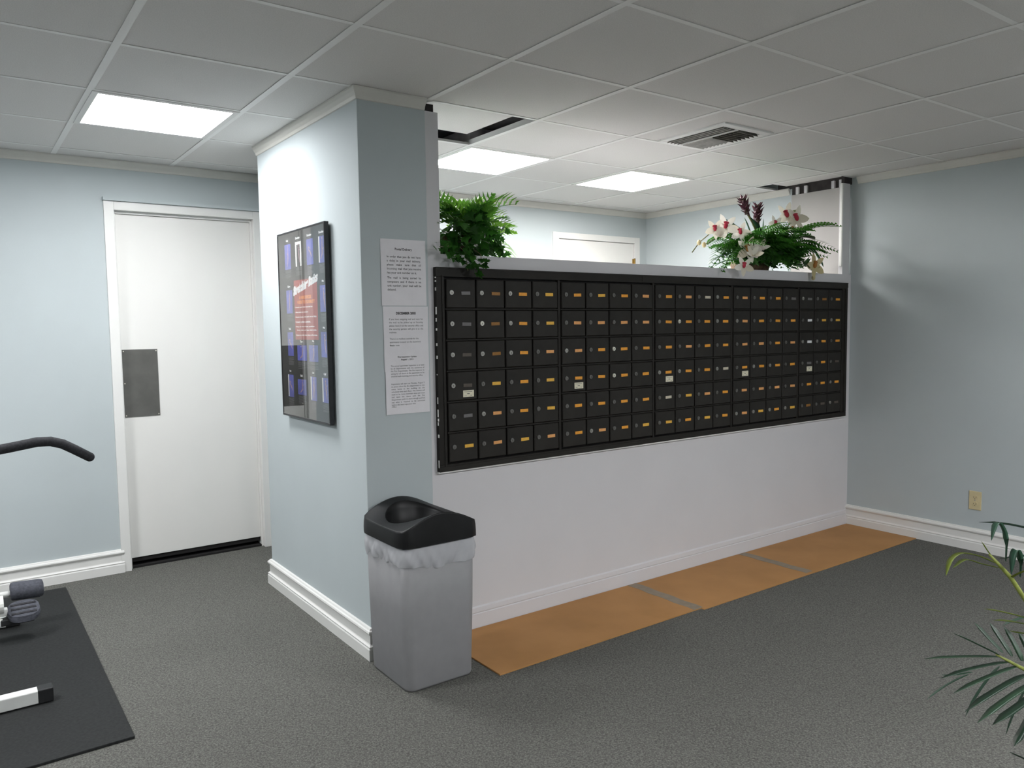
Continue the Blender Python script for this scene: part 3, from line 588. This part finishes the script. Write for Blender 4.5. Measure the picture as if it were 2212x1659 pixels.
# ------------------------------------------------------------------ three sheets of notices on the pillar front
def sheet(x0, x1, z0, z1, y, tilt, label, blocks, curl=.004):
    n, k = 6, 8; g = MB(); vs = []
    for b_ in (0, 1):
        for j in range(k+1):
            for i in range(n+1):
                u, v = i/n, j/k
                off = curl*max(0, abs(u-.5)*2-.5)**2*(1-v)*1.5 + .0012*math.sin(u*5+v*3)**2
                vs.append((x0+(x1-x0)*u, y-off-.0003*b_, z0+(z1-z0)*v))
    st = (n+1)*(k+1)
    fs = [(j*(n+1)+i, j*(n+1)+i+1, (j+1)*(n+1)+i+1, (j+1)*(n+1)+i) for j in range(k) for i in range(n)]
    fs += [tuple(st+q for q in f_) for f_ in fs]
    edge = [i for i in range(n)] ; 
    for i in range(n): fs += [(i, i+1, st+i+1, st+i), (k*(n+1)+i, k*(n+1)+i+1, st+k*(n+1)+i+1, st+k*(n+1)+i)]
    for j in range(k): fs += [(j*(n+1), (j+1)*(n+1), st+(j+1)*(n+1), st+j*(n+1)), (j*(n+1)+n, (j+1)*(n+1)+n, st+(j+1)*(n+1)+n, st+j*(n+1)+n)]
    g.add(vs, fs)
    o = g.build('notice_sheet', M['paper'], None, smooth=False)
    tag(o, label, 'notice', 'notices taped to the pillar')
    for body, size, dx, dz, width, align, bold, sp in blocks:
        mt = Matrix(((1,0,0,x0+dx),(0,0,-1,y-.0040),(0,1,0,z1-dz),(0,0,0,1)))
        tm = textmesh('lettering', body, size, M['ink'], width, align, bold, sp, o, mt)
        for v in tm.data.vertices:
            u = (v.co.x+dx)/(x1-x0); vv = (v.co.y-dz+(z1-z0))/(z1-z0)
            off = curl*max(0, abs(u-.5)*2-.5)**2*(1-vv)*1.5 + .0012*math.sin(u*5+vv*3)**2
            v.co.z = -.0040+.0008+off
    return o
sheet(1.497, 1.714, 1.235, 1.514, -.0015, 0, 'white notice headed December 2005, the middle of three sheets on the pillar',
      [('DECEMBER 2005', .0135, .0, .034, .217, 'CENTER', .0007, 1), ('If you have outgoing mail and want for the mail to be picked up at Saturday please leave it at the security office and the security person will give it to the mailman.', .0102, .027, .058, .165, 'JUSTIFY', .0, 1.38),
       ('There is a mailbox outside for the apartments located on the basement level.', .0102, .027, .142, .165, 'LEFT', 0, 1.38), ('Please note', .0102, .027, .170, .165, 'LEFT', 0, 1.3), ('Office', .0095, .027, .198, .1, 'LEFT', 0, 1)])
sheet(1.500, 1.712, 1.050, 1.328, -.0030, 0, 'white notice about a fire inspection, lowest of three sheets on the pillar',
      [('Fire Inspection Update\nAugust 1, 2013', .0100, 0, .034, .212, 'CENTER', .0002, 1.15), ('The annual apartment inspection is at hand by all departments with the assistance of the Fire Department. The fire inspector is asking for all doors in the apartment to be checked each morning and security office.', .0092, .026, .072, .163, 'JUSTIFY', 0, 1.22),
       ('Inspections will start on Monday, August 5 to please allow the fire department to visit every home in the building on the scheduled time each floor. The owners will need to be home between nine and noon and open the doors with the Fire Department until it is done though and find out what is required to be corrected before the next inspection visit.', .0092, .026, .150, .163, 'JUSTIFY', 0, 1.22), ('Office', .009, .026, .248, .1, 'LEFT', 0, 1)])
sheet(1.492, 1.708, 1.517, 1.799, -.0015, 0, 'white notice headed Postal Delivery, top of three sheets on the pillar',
      [('Postal Delivery', .0135, 0, .046, .216, 'CENTER', .0003, 1), ('In order that you do not have a delay in your mail delivery, please make sure that all incoming mail that you receive has your unit number on it.', .0128, .028, .078, .164, 'JUSTIFY', .0001, 1.32),
       ('The mail is being sorted by computers and if there is no unit number, your mail will be delayed.', .0128, .028, .167, .164, 'JUSTIFY', .0001, 1.32)])

# ------------------------------------------------------------------ waste bin
bn = thing('trash_bin', (1.525, -.225, 0), 'grey square waste bin with black lid and white liner, at the pillar corner', 'bin')
def rr(cx, cy, hx, hy, r, z, n=5):
    out = []
    for qx, qy, a0 in ((1,1,0),(-1,1,90),(-1,-1,180),(1,-1,270)):
        for k in range(n+1):
            a = math.radians(a0+90*k/n); out.append((cx+qx*(hx-r)+r*math.cos(a), cy+qy*(hy-r)+r*math.sin(a), z))
    return out
def resample(loop, n):
    P = [Vector(p) for p in loop]; m_ = len(P); ln = [(P[(i+1) % m_]-P[i]).length for i in range(m_)]; tot = sum(ln); out = []; i = 0; acc = 0
    for k in range(n):
        t = tot*k/n
        while acc+ln[i] < t: acc += ln[i]; i += 1
        out.append(tuple(P[i].lerp(P[(i+1) % m_], (t-acc)/max(ln[i], 1e-9))))
    return out
def loft(rings, cap0=True, cap1=True):
    g = MB(); n = len(rings[0]); vs = [p for r_ in rings for p in r_]
    fs = [(i*n+k, i*n+(k+1)%n, (i+1)*n+(k+1)%n, (i+1)*n+k) for i in range(len(rings)-1) for k in range(n)]
    if cap0: fs.append(tuple(range(n))[::-1])
    if cap1: fs.append(tuple((len(rings)-1)*n+k for k in range(n)))
    return g.add(vs, fs)
bx, by = 1.525, -.222
loft([rr(bx,by,.148,.160,.03,0), rr(bx,by,.152,.167,.035,.012), rr(bx,by,.163,.172,.04,.30), rr(bx,by,.168,.175,.042,.575), rr(bx,by,.164,.171,.04,.575), rr(bx,by,.150,.160,.03,.02)]).build('bin_body', M['bin'], bn, smooth=True)
# liner: a skirt with folds
N = 120; rings = []
for lv in range(13):
    tt = lv/12; ring = []
    bul = .012*math.sin(min(1, tt*1.25)*1.9); base = resample(rr(bx, by, .163+bul, .174+bul, .05, 0, 8), 220)
    for k, p in enumerate(base):
        a = k/len(base)*2*math.pi
        low = .498+.010*math.cos(a*2-.3)-.016*math.exp(-((a-3.9)/.5)**2)+.0025*math.sin(a*9+.5)+.001*math.sin(a*23)
        z = .598-(.598-low)*tt
        f_ = .0050*math.sin(a*7+tt*4+.8+2*math.sin(a*3))*tt**.7 + .0030*math.sin(a*19-tt*7+math.sin(a*5)*2)*tt + .0018*math.sin(a*41+tt*9)*tt - (.007*tt**6)
        dx_, dy_ = p[0]-bx, p[1]-by; L_ = math.hypot(dx_, dy_)
        ring.append((p[0]+dx_/L_*f_, p[1]+dy_/L_*f_, z))
    rings.append(ring)
loft(rings, False, False).build('liner_bag', M['bag'], bn, smooth=True)
# lid: square skirt, crown arched over the front and back edges, oval funnel mouth
def lidz(u, v):
    au, av = min(1, abs(u)), min(1, abs(v))
    arch = .062*(1-au*au)**1.3
    k = av**1.2
    return .638 + arch*(.30+.70*k) + .012*(1-au**4)*(1-av**4)
g = MB(); n = 48; rad = [1.0, .97, .90, .80, .70, .62, .57, .54]
vs = []; fs = []
def sq(a, r):
    p = 9.0; c_, s_ = math.cos(a), math.sin(a)
    q = (abs(c_)**p+abs(s_)**p)**(-1/p); return c_*q*r, s_*q*r
lx, ly_ = .178, .190
outer = []
for zz, sc in ((.578, 1.0), (.600, 1.0), (.625, .995)):
    outer.append([(bx+sq(2*math.pi*k/n, 1)[0]*lx*sc, by+sq(2*math.pi*k/n, 1)[1]*ly_*sc, zz) for k in range(n)])
top = []
for r_ in rad:
    ring = []
    for k in range(n):
        a = 2*math.pi*k/n; u, v = sq(a, 1)
        ou, ov = math.cos(a)*.86, math.sin(a)*.93
        w_ = ((1-r_)/(1-rad[-1])) ; w_ = w_*w_*(3-2*w_)
        uu, v2 = u*.985*(1-w_)+ou*.86*w_, v*.985*(1-w_)+ov*.86*w_
        ring.append((bx+uu*lx, by+v2*ly_, lidz(uu, v2) - (.006 if r_ == 1 else 0) - .010*w_))
    top.append(ring)
# funnel going down
for dz, sc in ((-.020, .97), (-.060, .88), (-.100, .70), (-.110, .3)):
    top.append([(bx+(p[0]-bx)*sc, by+(p[1]-by)*sc, p[2]*.35+.65*.668+dz) for p in top[len(rad)-1]])
loft(outer+top, False, True).build('lid', M['lid'], bn, smooth=True)

# ------------------------------------------------------------------ hardboard runners and tape
for (x0, x1, y0, y1, z, lb) in ((1.748, 2.985, -.470, -.002, .0065, 'tan hardboard floor panel nearest the waste bin, below the mailboxes'), (2.975, 3.93, -.490, -.002, .005, 'tan hardboard floor panel in the middle of the row, between two grey tapes'), (3.93, 5.055, -.492, -.002, .005, 'tan hardboard floor panel farthest right, touching the right wall')):
    o = MB().box((x0, y0, 0), (x1, y1, z)).build('floor_panel', M['board'], bevel=.001); tag(o, lb, 'floor panel', 'hardboard panels below the mailboxes')
for x, z0_, lb in ((2.955, .0066, 'grey tape strip across the floor panels, nearer the waste bin'), (3.895, .0055, 'grey tape strip across the floor panels, nearer the right wall')):
    n = 10; vs = []
    for k in range(n+1):
        y = -.472+.465*k/n; q = .004*math.sin(k*1.7)
        vs += [(x-.032+q, y, z0_), (x+.032+q, y, z0_), (x-.032+q, y, z0_+.0006), (x+.032+q, y, z0_+.0006)]
    fs = []
    for k in range(n):
        a = k*4; b_ = a+4; fs += [(a, b_, b_+1, a+1), (a+2, a+3, b_+3, b_+2), (a, a+2, b_+2, b_), (a+1, b_+1, b_+3, a+3)]
    fs += [(0,1,3,2), (n*4, n*4+2, n*4+3, n*4+1)]
    o = MB().add(vs, fs).build('tape_strip', M['tape']); tag(o, lb, 'tape', 'tapes over the panel joints')

# ------------------------------------------------------------------ gym mat and exercise machine
o = MB().box((-1.55, -.092, 0), (.452, 1.895, .010)).build('gym_mat', M['rubber'], bevel=.002); tag(o, 'large black rubber floor mat under the exercise machine', 'mat')
ex = thing('exercise_machine', (-.45, .9, .01), 'white framed exercise machine with black grip and foam pads, on the rubber mat', 'exercise machine')
def sqbar(p, q, s1, s2, name, ma, parent, bev=.004):
    p, q = Vector(p), Vector(q); d_ = q-p; f_ = frame_of(d_)
    X, Y, Z = f_.col[0], f_.col[1], f_.col[2]
    return MB().obox((p+q)/2, (X, Y, Z), d_.length/2, s1/2, s2/2).build(name, ma, parent, bevel=bev)
sqbar((-1.0, .405, .040), (.205, .405, .040), .05, .05, 'stabilizer', M['whitesteel'], ex)
sqbar((.200, .405, .040), (.252, .405, .040), .054, .054, 'end_cap', M['blackplastic'], ex)
sqbar((-1.0, 1.40, .040), (.150, 1.40, .040), .05, .05, 'stabilizer', M['whitesteel'], ex)
sqbar((.145, 1.40, .038), (.205, 1.40, .038), .052, .052, 'end_cap', M['blackplastic'], ex)
sqbar((-.45, .405, .09), (-.45, 1.40, .09), .05, .06, 'spine', M['whitesteel'], ex)
sqbar((-.45, .62, .10), (-.45, .56, 1.00), .06, .05, 'mast', M['whitesteel'], ex)
MB().tube([(-.45, .58, .985), (-.20, .50, .985), (.05, .50, .975), (.12, .50, .983)], .0135, 10).build('handlebar', M['whitesteel'], ex, smooth=True)
MB().tube([(.02, .50, .974), (.15, .50, .985), (.255, .50, 1.000), (.300, .50, .998), (.340, .50, .984), (.380, .50, .958), (.432, .50, .922)], [.019]*6+[.0185], 14).sphere((.432, .50, .922), .0185, 12, 8).build('grip', M['foam'], ex, smooth=True)
# foam roller on its tube and the foot plate on the crank
MB().tube([(-.45, 1.30, .20), (.30, 1.30, .196)], .014, 10).build('roller_tube', M['whitesteel'], ex, smooth=True)
sqbar((-.45, 1.30, .10), (-.45, 1.30, .22), .05, .05, 'roller_post', M['whitesteel'], ex)
rings = []
ro = MB().tube([(.168, 1.30, .205), (.172, 1.30, .205), (.180, 1.30, .205), (.286, 1.30, .200), (.300, 1.30, .200), (.304, 1.30, .200)], [.030, .040, .043, .043, .038, .026], 18).build('foam_roller', M['foam2'], ex, smooth=True)
MB().tube([(.02, 1.18, .20), (.02, 1.18, .12)], .02, 10).build('crank', M['whitesteel'], ex, smooth=True)
sqbar((-.45, 1.18, .16), (.15, 1.18, .150), .035, .035, 'crank_shaft', M['whitesteel'], ex)
MB().cyl((.108, 1.15, .195), (.135, 1.15, .195), .040, 18).build('crank_cover', M['whitesteel'], ex)
pd = MB(); ring0 = rr(.212, 1.17, .062, .058, .045, 0, 6)
loft([[(p[0], p[1], .128+(p[1]-1.17)*.35) for p in ring0], [(bx_+(p[0]-bx_)*1.06, p[1], .142+(p[1]-1.17)*.35) for p in ring0 for bx_ in (.212,)], [(p[0], p[1], .156+(p[1]-1.17)*.35) for p in ring0]]).build('foot_plate', M['foam2'], ex, smooth=False)
rb = MB()
for k in range(3): rb.obox((.212, 1.135+.032*k, .1575+(1.135+.032*k-1.17)*.35), ((1,0,0),(0,.944,.33),(0,-.33,.944)), .050, .006, .0015)
rb.build('tread_rib', M['foam'], ex)
MB().box((.12, 1.14, .095), (.25, 1.19, .124)).build('plate_bracket', M['blackplastic'], ex, bevel=.004)
sqbar((-.45, 1.16, .11), (.13, 1.16, .11), .03, .03, 'plate_arm', M['whitesteel'], ex)
sqbar((-.45, .70, .45), (-.45, 1.25, .45), .05, .05, 'seat_rail', M['whitesteel'], ex)
sqbar((-.45, 1.20, .10), (-.45, 1.20, .45), .05, .05, 'seat_post', M['whitesteel'], ex)
MB().box((-.60, .75, .475), (-.30, 1.30, .54)).build('seat', M['foam'], ex, bevel=.02)

# ------------------------------------------------------------------ leaf shapes
def frond_mesh(name, ma, L=1.0, n=11, ll=.26, lw=.045, droop=.28, taper=.9, fwd=.75, base=.12, tipw=.35, stem=True):
    """a feather leaf running along +X, arching towards -Z"""
    g = MB(); axis = lambda t: Vector((L*t*(1-.12*t*t), 0, .10*math.sin(t*math.pi)*L-droop*t*t*L))
    if stem: g.tube([axis(t/6) for t in range(7)], [.010-.0010*t for t in range(7)], 4)
    for k in range(n):
        t = base+(1-base)*k/(n-1); p = axis(t)
        prof = (math.sin(math.pi*(.12+.83*(k/(n-1))**taper)))
        le = ll*max(tipw*.6, prof)
        for s in (-1, 1):
            d = Vector((fwd*(.5+.7*t), s*1.0, .05-.35*t)).normalized(); w = Vector((lw*.5, 0, 0)) - d*(lw*.5*d.x)
            q = p+d*le*.5+Vector((0,0,.02)); e = p+d*le+Vector((0,0,-.06*le/ll))
            g.add([p-w*.5, p+w*.5, q+w, q-w, e], [(0,1,2,3), (3,2,4)])
    return g.mesh(name, ma)
def leaf_poly(name, ma, pts, fold=.12):
    """lobed leaf outline in XY with a fold along X"""
    g = MB(); vs = [(x, y, abs(y)*fold-.10*x*x) for x, y in pts]; n = len(vs)
    c0 = len(vs); vs.append((.45, 0, -.02))
    return g.add(vs, [(i, (i+1) % n, c0) for i in range(n)]).mesh(name, ma)
ivy_pts = [(0,0),(.05,.22),(.18,.52),(.33,.30),(.55,.50),(.62,.24),(1,0),(.62,-.24),(.55,-.50),(.33,-.30),(.18,-.52),(.05,-.22)]
ivy = leaf_poly('ivy_leaf', M['ivy'], ivy_pts)
def strap(pts, w, ma, name, parent, n=9, fold=.25):
    P = [Vector(p) for p in pts]
    def bez(t):
        q = list(P)
        while len(q) > 1: q = [q[i].lerp(q[i+1], t) for i in range(len(q)-1)]
        return q[0]
    if len(P) > 3:   # follow the control points closely for long curls
        def bez(t):
            f = t*(len(P)-1); i = min(int(f), len(P)-2); u = f-i
            p0, p1, p2, p3 = P[max(i-1,0)], P[i], P[i+1], P[min(i+2, len(P)-1)]
            return .5*((2*p1)+(p2-p0)*u+(2*p0-5*p1+4*p2-p3)*u*u+(3*p1-p0-3*p2+p3)*u**3)
        n = 14
    g = MB(); vs = []
    for k in range(n):
        t = k/(n-1); p = bez(t); d = (bez(min(1, t+.02))-bez(max(0, t-.02))).normalized()
        side = d.cross(Vector((0,0,1)));
        if side.length < .2: side = d.cross(Vector((.6,-.8,0)))
        side.normalize(); upn = side.cross(d)
        ww = w*.5*min(1, .5+t*4)*min(1, (1-t)*4.5+.08)
        vs += [p-side*ww+upn*ww*fold, p, p+side*ww+upn*ww*fold, p-upn*ww*.12]
    fs = []
    for k in range(n-1):
        a = k*4; b = a+4; fs += [(a,a+1,b+1,b), (a+1,a+2,b+2,b+1), (a+2,a+3,b+3,b+2), (a+3,a,b,b+3)]
    return g.add(vs, fs).build(name, ma, parent, smooth=True)

# ------------------------------------------------------------------ ivy and palm plant on the sill
SILL = 1.748
pv = thing('ivy_plant', (2.0, .16, SILL), 'bushy green ivy and palm plant on the sill beside the pillar', 'plant')
loft([rr(2.0,.24,.07,.07,.06,SILL), rr(2.0,.24,.09,.09,.08,SILL+.11), rr(2.0,.24,.082,.082,.07,SILL+.11), rr(2.0,.24,.08,.08,.07,SILL+.10)]).build('planter', M['pot'], pv, smooth=True)
pm = [frond_mesh('palm_frond', M['palm'], 1, 9, .46, .105, .30, 1.0, 1.0, .25), frond_mesh('palm_frond', M['palm'], 1, 10, .40, .09, .5, 1.0, .9, .25)]
for k, ((a, b),) in enumerate(PALMS2):
    a, b = Vector(a), Vector(b); d = b-a
    inst('palm_frond', pm[k % 2], pv, place(a, frame_of(d+Vector((0,0,.25*d.length)), R.uniform(-.7,.7)), d.length*1.10))
for k in range(10):
    an = R.uniform(0, 6.28); d = Vector((math.cos(an)*.7, math.sin(an)*.35+.1, R.uniform(.5,1.1)))
    inst('palm_frond', pm[k % 2], pv, place((2.0+R.uniform(-.06,.06), .15, 1.86), frame_of(d, R.uniform(-1,1)), R.uniform(.17,.25)))
for k in range(228):
    while True:
        p = Vector((R.uniform(-1,1), R.uniform(-1,.75), R.uniform(-1,1)))
        if .50 < p.length < 1.04: break
    q = Vector((1.972+p.x*.175, .115+p.y*.125, 1.850+p.z*.112))
    q.x = max(q.x, 1.805)
    q.z = max(q.z, SILL+.015 if q.y > -.0 else SILL-.01)
    d = Vector((p.x, p.y-.3, p.z*.4-.55+R.uniform(-.4,.4)))
    inst('ivy_leaf', ivy, pv, place(q, frame_of(d, R.uniform(-.9,.9)+.3), R.uniform(.044,.070)))
for p in IVY_EXTRA:
    for k in range(3):
        q = Vector(p)+Vector((R.uniform(-.022,.022), R.uniform(-.012,.004), R.uniform(-.018,.018)))
        q.y = min(q.y, -.022) if q.z < 1.76 and q.x < 2.03 else q.y
        if q.x < 1.80: q.y = min(q.y, -.02)
        if q.y > -.015: q.z = max(q.z, 1.768)
        d = Vector((R.uniform(-.8,.8), -.6, R.uniform(-1,.3)))
        o = inst('ivy_leaf', ivy, pv, place(q, frame_of(d, R.uniform(-1,1)), R.uniform(.030,.046)))
for tr in ([(1.90,.05,1.80),(1.90,-.025,1.76),(1.905,-.03,1.70),(1.91,-.03,1.675)], [(1.98,.05,1.79),(1.985,-.025,1.75),(1.985,-.025,1.71)], [(1.86,.05,1.80),(1.81,-.025,1.775),(1.765,-.03,1.775)]):
    MB().tube(tr, .002, 5).build('ivy_stem', M['twig'], pv)

# ------------------------------------------------------------------ orchid arrangement on the sill
ov = thing('orchid_arrangement', (4.25, .16, SILL), 'silk arrangement of white orchids, ferns and maroon bromeliads on the sill near the right wall', 'flowers')
loft([rr(4.25,.22,.13,.07,.06,SILL), rr(4.25,.22,.15,.085,.07,SILL+.07), rr(4.25,.22,.14,.075,.06,SILL+.07), rr(4.25,.22,.135,.07,.06,SILL+.06)]).build('basket', M['basket'], ov, smooth=True)
fm = [frond_mesh('fern_frond', M['fern'], 1, 20, .19, .034, .22, .85, .55, .12), frond_mesh('fern_frond', M['fern'], 1, 19, .22, .037, .42, .85, .55, .12)]
for k, ((a, b),) in enumerate(FERNS):
    a, b = Vector(a), Vector(b); a = a+Vector((R.uniform(-.09,.09), R.uniform(-.03,.05), R.uniform(-.06,.02))); b.z = max(b.z, 1.80) if b.y < 0 else b.z; d = b-a
    inst('fern_frond', fm[k % 2], ov, place(a, frame_of(d+Vector((0,0,.28*d.length)), R.uniform(-.5,.5)), min(d.length*(1.08 if b.y > 0 else .95), .56)))
for k in range(100):
    an = R.uniform(0, 6.28); d = Vector((math.cos(an)*1.0, -abs(math.sin(an))*.5+.10, R.uniform(-.12,.62)))
    if d.y < -.08: d.z = max(d.z, .32)
    a = Vector((4.22+R.uniform(-.22,.24), .12+R.uniform(-.05,.06), SILL+.05+R.uniform(0,.09)))
    inst('fern_frond', fm[k % 2], ov, place(a, frame_of(d, R.uniform(-.7,.7)), R.uniform(.22,.39)))
for k in range(110):
    q = Vector((4.30+R.uniform(-.36,.36), .08+R.uniform(-.08,.10), SILL+.035+R.uniform(0,.13)))
    inst('ivy_leaf', ivy, ov, place(q, frame_of((R.uniform(-1,1), -.6, R.uniform(-.7,.5)), R.uniform(-1,1)), R.uniform(.045,.075)))
for k, (pts, w) in enumerate(BLADES):
    strap(pts, w, M['mottled'] if k in (3, 4, 9, 10) else M['blade'], 'strap_leaf', ov, 9, .18)
for pts in STEMS:
    MB().tube(pts, .0032, 6).build('orchid_stem', M['twig'], ov, smooth=True)
for p in BUDS:
    MB().sphere(p, .013, 8, 6, (1,1,1.3)).build('orchid_bud', M['petal2'], ov, smooth=True)
def petal_mesh(ma):
    g = MB(); n = 6; rows = []
    for i in range(n+1):
        t = i/n; w = .30*math.sin(math.pi*min(1, .12+.88*t))**.7*(1 if t < 1 else .1)
        for s in (-1, 0, 1): rows.append((t, s*w, .10*t*t+.10*(s*s)*w+(.0 if s else -.015)))
    fs = []
    for i in range(n):
        for s in (0, 1): a = i*3+s; fs.append((a, a+1, a+4, a+3))
    return g.add(rows, fs).mesh('petal', ma, True)
pet = [petal_mesh(M['petal']), petal_mesh(M['petal2'])]
lipm = []
for nm in ('lip', 'throat'):
    g = MB().sphere((.05, 0, .05), .15, 10, 7, (1.35, .85, .75)).sphere((.22, 0, .05), .14, 10, 6, (.6, 1.25, .45))
    lipm.append(g.mesh('orchid_lip', M[nm], True))
core = MB().sphere((0,0,0), .06, 8, 5).mesh('orchid_flower', M['petal2'], True)
ocen = Vector((4.22, .55, 1.80))
for k, (p, r, kind) in enumerate(ORCHIDS):
    p = Vector(p); r = min(r, .10)*.84; nrm = ((p-ocen).normalized()*.55 + Vector((-.55, -.85, .0))).normalized()
    if kind == 3: nrm = (nrm+Vector((0,0,.7))).normalized()
    zax = nrm; yax = Vector((0,0,1)).cross(zax).normalized(); xax = yax.cross(zax)
    rot = Matrix((xax, yax, zax)).transposed()
    ro = R.uniform(-.3,.3)
    fo = inst('orchid_flower', core, ov, place(p+Vector((-.01,-.04,0)), rot, r*1.12))
    for q in range(5):
        a = ro+2*math.pi*q/5
        inst('petal', pet[1 if k == 12 else 0], fo, Matrix.Rotation(a, 4, 'Z') @ Matrix.Rotation(-.55 if kind == 3 else -.08, 4, 'Y') @ Matrix.Diagonal((.98, 1.0 if q in (1, 4) else .72, 1, 1)))
    if kind != 3:
        inst('orchid_lip', lipm[1 if kind == 2 else 0], fo, Matrix.Rotation(ro+math.pi, 4, 'Z') @ Matrix.Diagonal((1.25, 1.25, 1.25, 1)))
# bromeliads: stem with a spiral of pointed bracts
for pts in BROM:
    P = [Vector(p) for p in pts]
    MB().tube(P, [.010,.008,.007,.008], 6).build('bromeliad_stem', M['twig'], ov, smooth=True)
    g = MB(); n = 24
    for k in range(n):
        t = k/(n-1); c = P[0].lerp(P[1], .04+1.15*t); ax = (P[0]-P[1]).normalized(); f = frame_of(ax)
        an = k*2.4; out = f.col[1]*math.cos(an)+f.col[2]*math.sin(an); side = ax.cross(out)
        ln = .030+.020*math.sin(math.pi*(.15+.8*t)); tip = c+out*ln*.85+ax*ln*.75
        w = .012
        g.add([c-side*w, c+side*w, c+out*ln*.5+ax*ln*.25-side*w*.8, c+out*ln*.5+ax*ln*.25+side*w*.8, tip, c+out*ln*.35+ax*ln*.4], [(0,1,3,2), (2,3,4), (0,5,4,2), (1,3,4,5), (0,1,5)])
    g.tube([P[0].lerp(P[1], -.02), P[0].lerp(P[1], .5), P[1].lerp(P[2], .3)], [.006,.016,.008], 8)
    g.build('bromeliad_spike', M['brom'], ov)

# ------------------------------------------------------------------ potted palm in the right foreground
fp = thing('potted_palm', (1.95, -2.64, 0), 'artificial palm with narrow dark leaflets at the lower right, in the foreground', 'plant')
loft([[(1.95+.13*math.cos(a*.3927), -2.64+.13*math.sin(a*.3927), 0) for a in range(16)], [(1.95+.17*math.cos(a*.3927), -2.64+.17*math.sin(a*.3927), .30) for a in range(16)], [(1.95+.15*math.cos(a*.3927), -2.64+.15*math.sin(a*.3927), .30) for a in range(16)], [(1.95+.148*math.cos(a*.3927), -2.64+.148*math.sin(a*.3927), .27) for a in range(16)]]).build('pot', M['pot'], fp, smooth=True)
MB().cyl((1.95,-2.64,.262), (1.95,-2.64,.271), .1475, 20).build('moss', M['soil'], fp)
for pts, w in PALM_STEMS:
    pts = [Vector(p) for p in pts]; end = Vector((1.93, -2.62, .30)); pts += [pts[-1].lerp(end, .6)+Vector((0,0,.01)), end+Vector((0,0,-.03))]
    MB().tube(pts, [w*.32, w*.50]+[w*.62]*(len(pts)-2), 7).build('stalk', M['stem'], fp, smooth=True)
for pts, w, kind in PALM_LEAVES:
    strap(pts, w*.86, M[('darkleaf', 'palegreen', 'limeleaf')[kind]], 'leaflet', fp, 10, .35)
# the rest of the palm, to the right of the picture
R3 = random.Random(11)
for k in range(5):
    an = (-1.7, -.9, -.2, .45, 1.0)[k]; d = Vector((math.cos(an), math.sin(an), 0))
    c = Vector((1.95,-2.64,.28)); P = [c, c+d*.06+Vector((0,0,.25)), c+d*.22+Vector((0,0,.50)), c+d*.45+Vector((0,0,.60))]
    MB().tube(P, [.007,.006,.005,.003], 6).build('stalk', M['stem'], fp, smooth=True)
    for q in range(6):
        t = .45+.55*q/5; f = t*3; i = min(int(f), 2); b = P[i].lerp(P[i+1], f-i); s = d.cross(Vector((0,0,1)))
        for sg in (-1, 1):
            e = b+(s*sg*.8+d*.7)*.16+Vector((0,0,R3.uniform(-.03,.03)))
            strap([b, b.lerp(e, .5)+Vector((0,0,.02)), e], .015, M['darkleaf'], 'leaflet', fp, 6, .35)
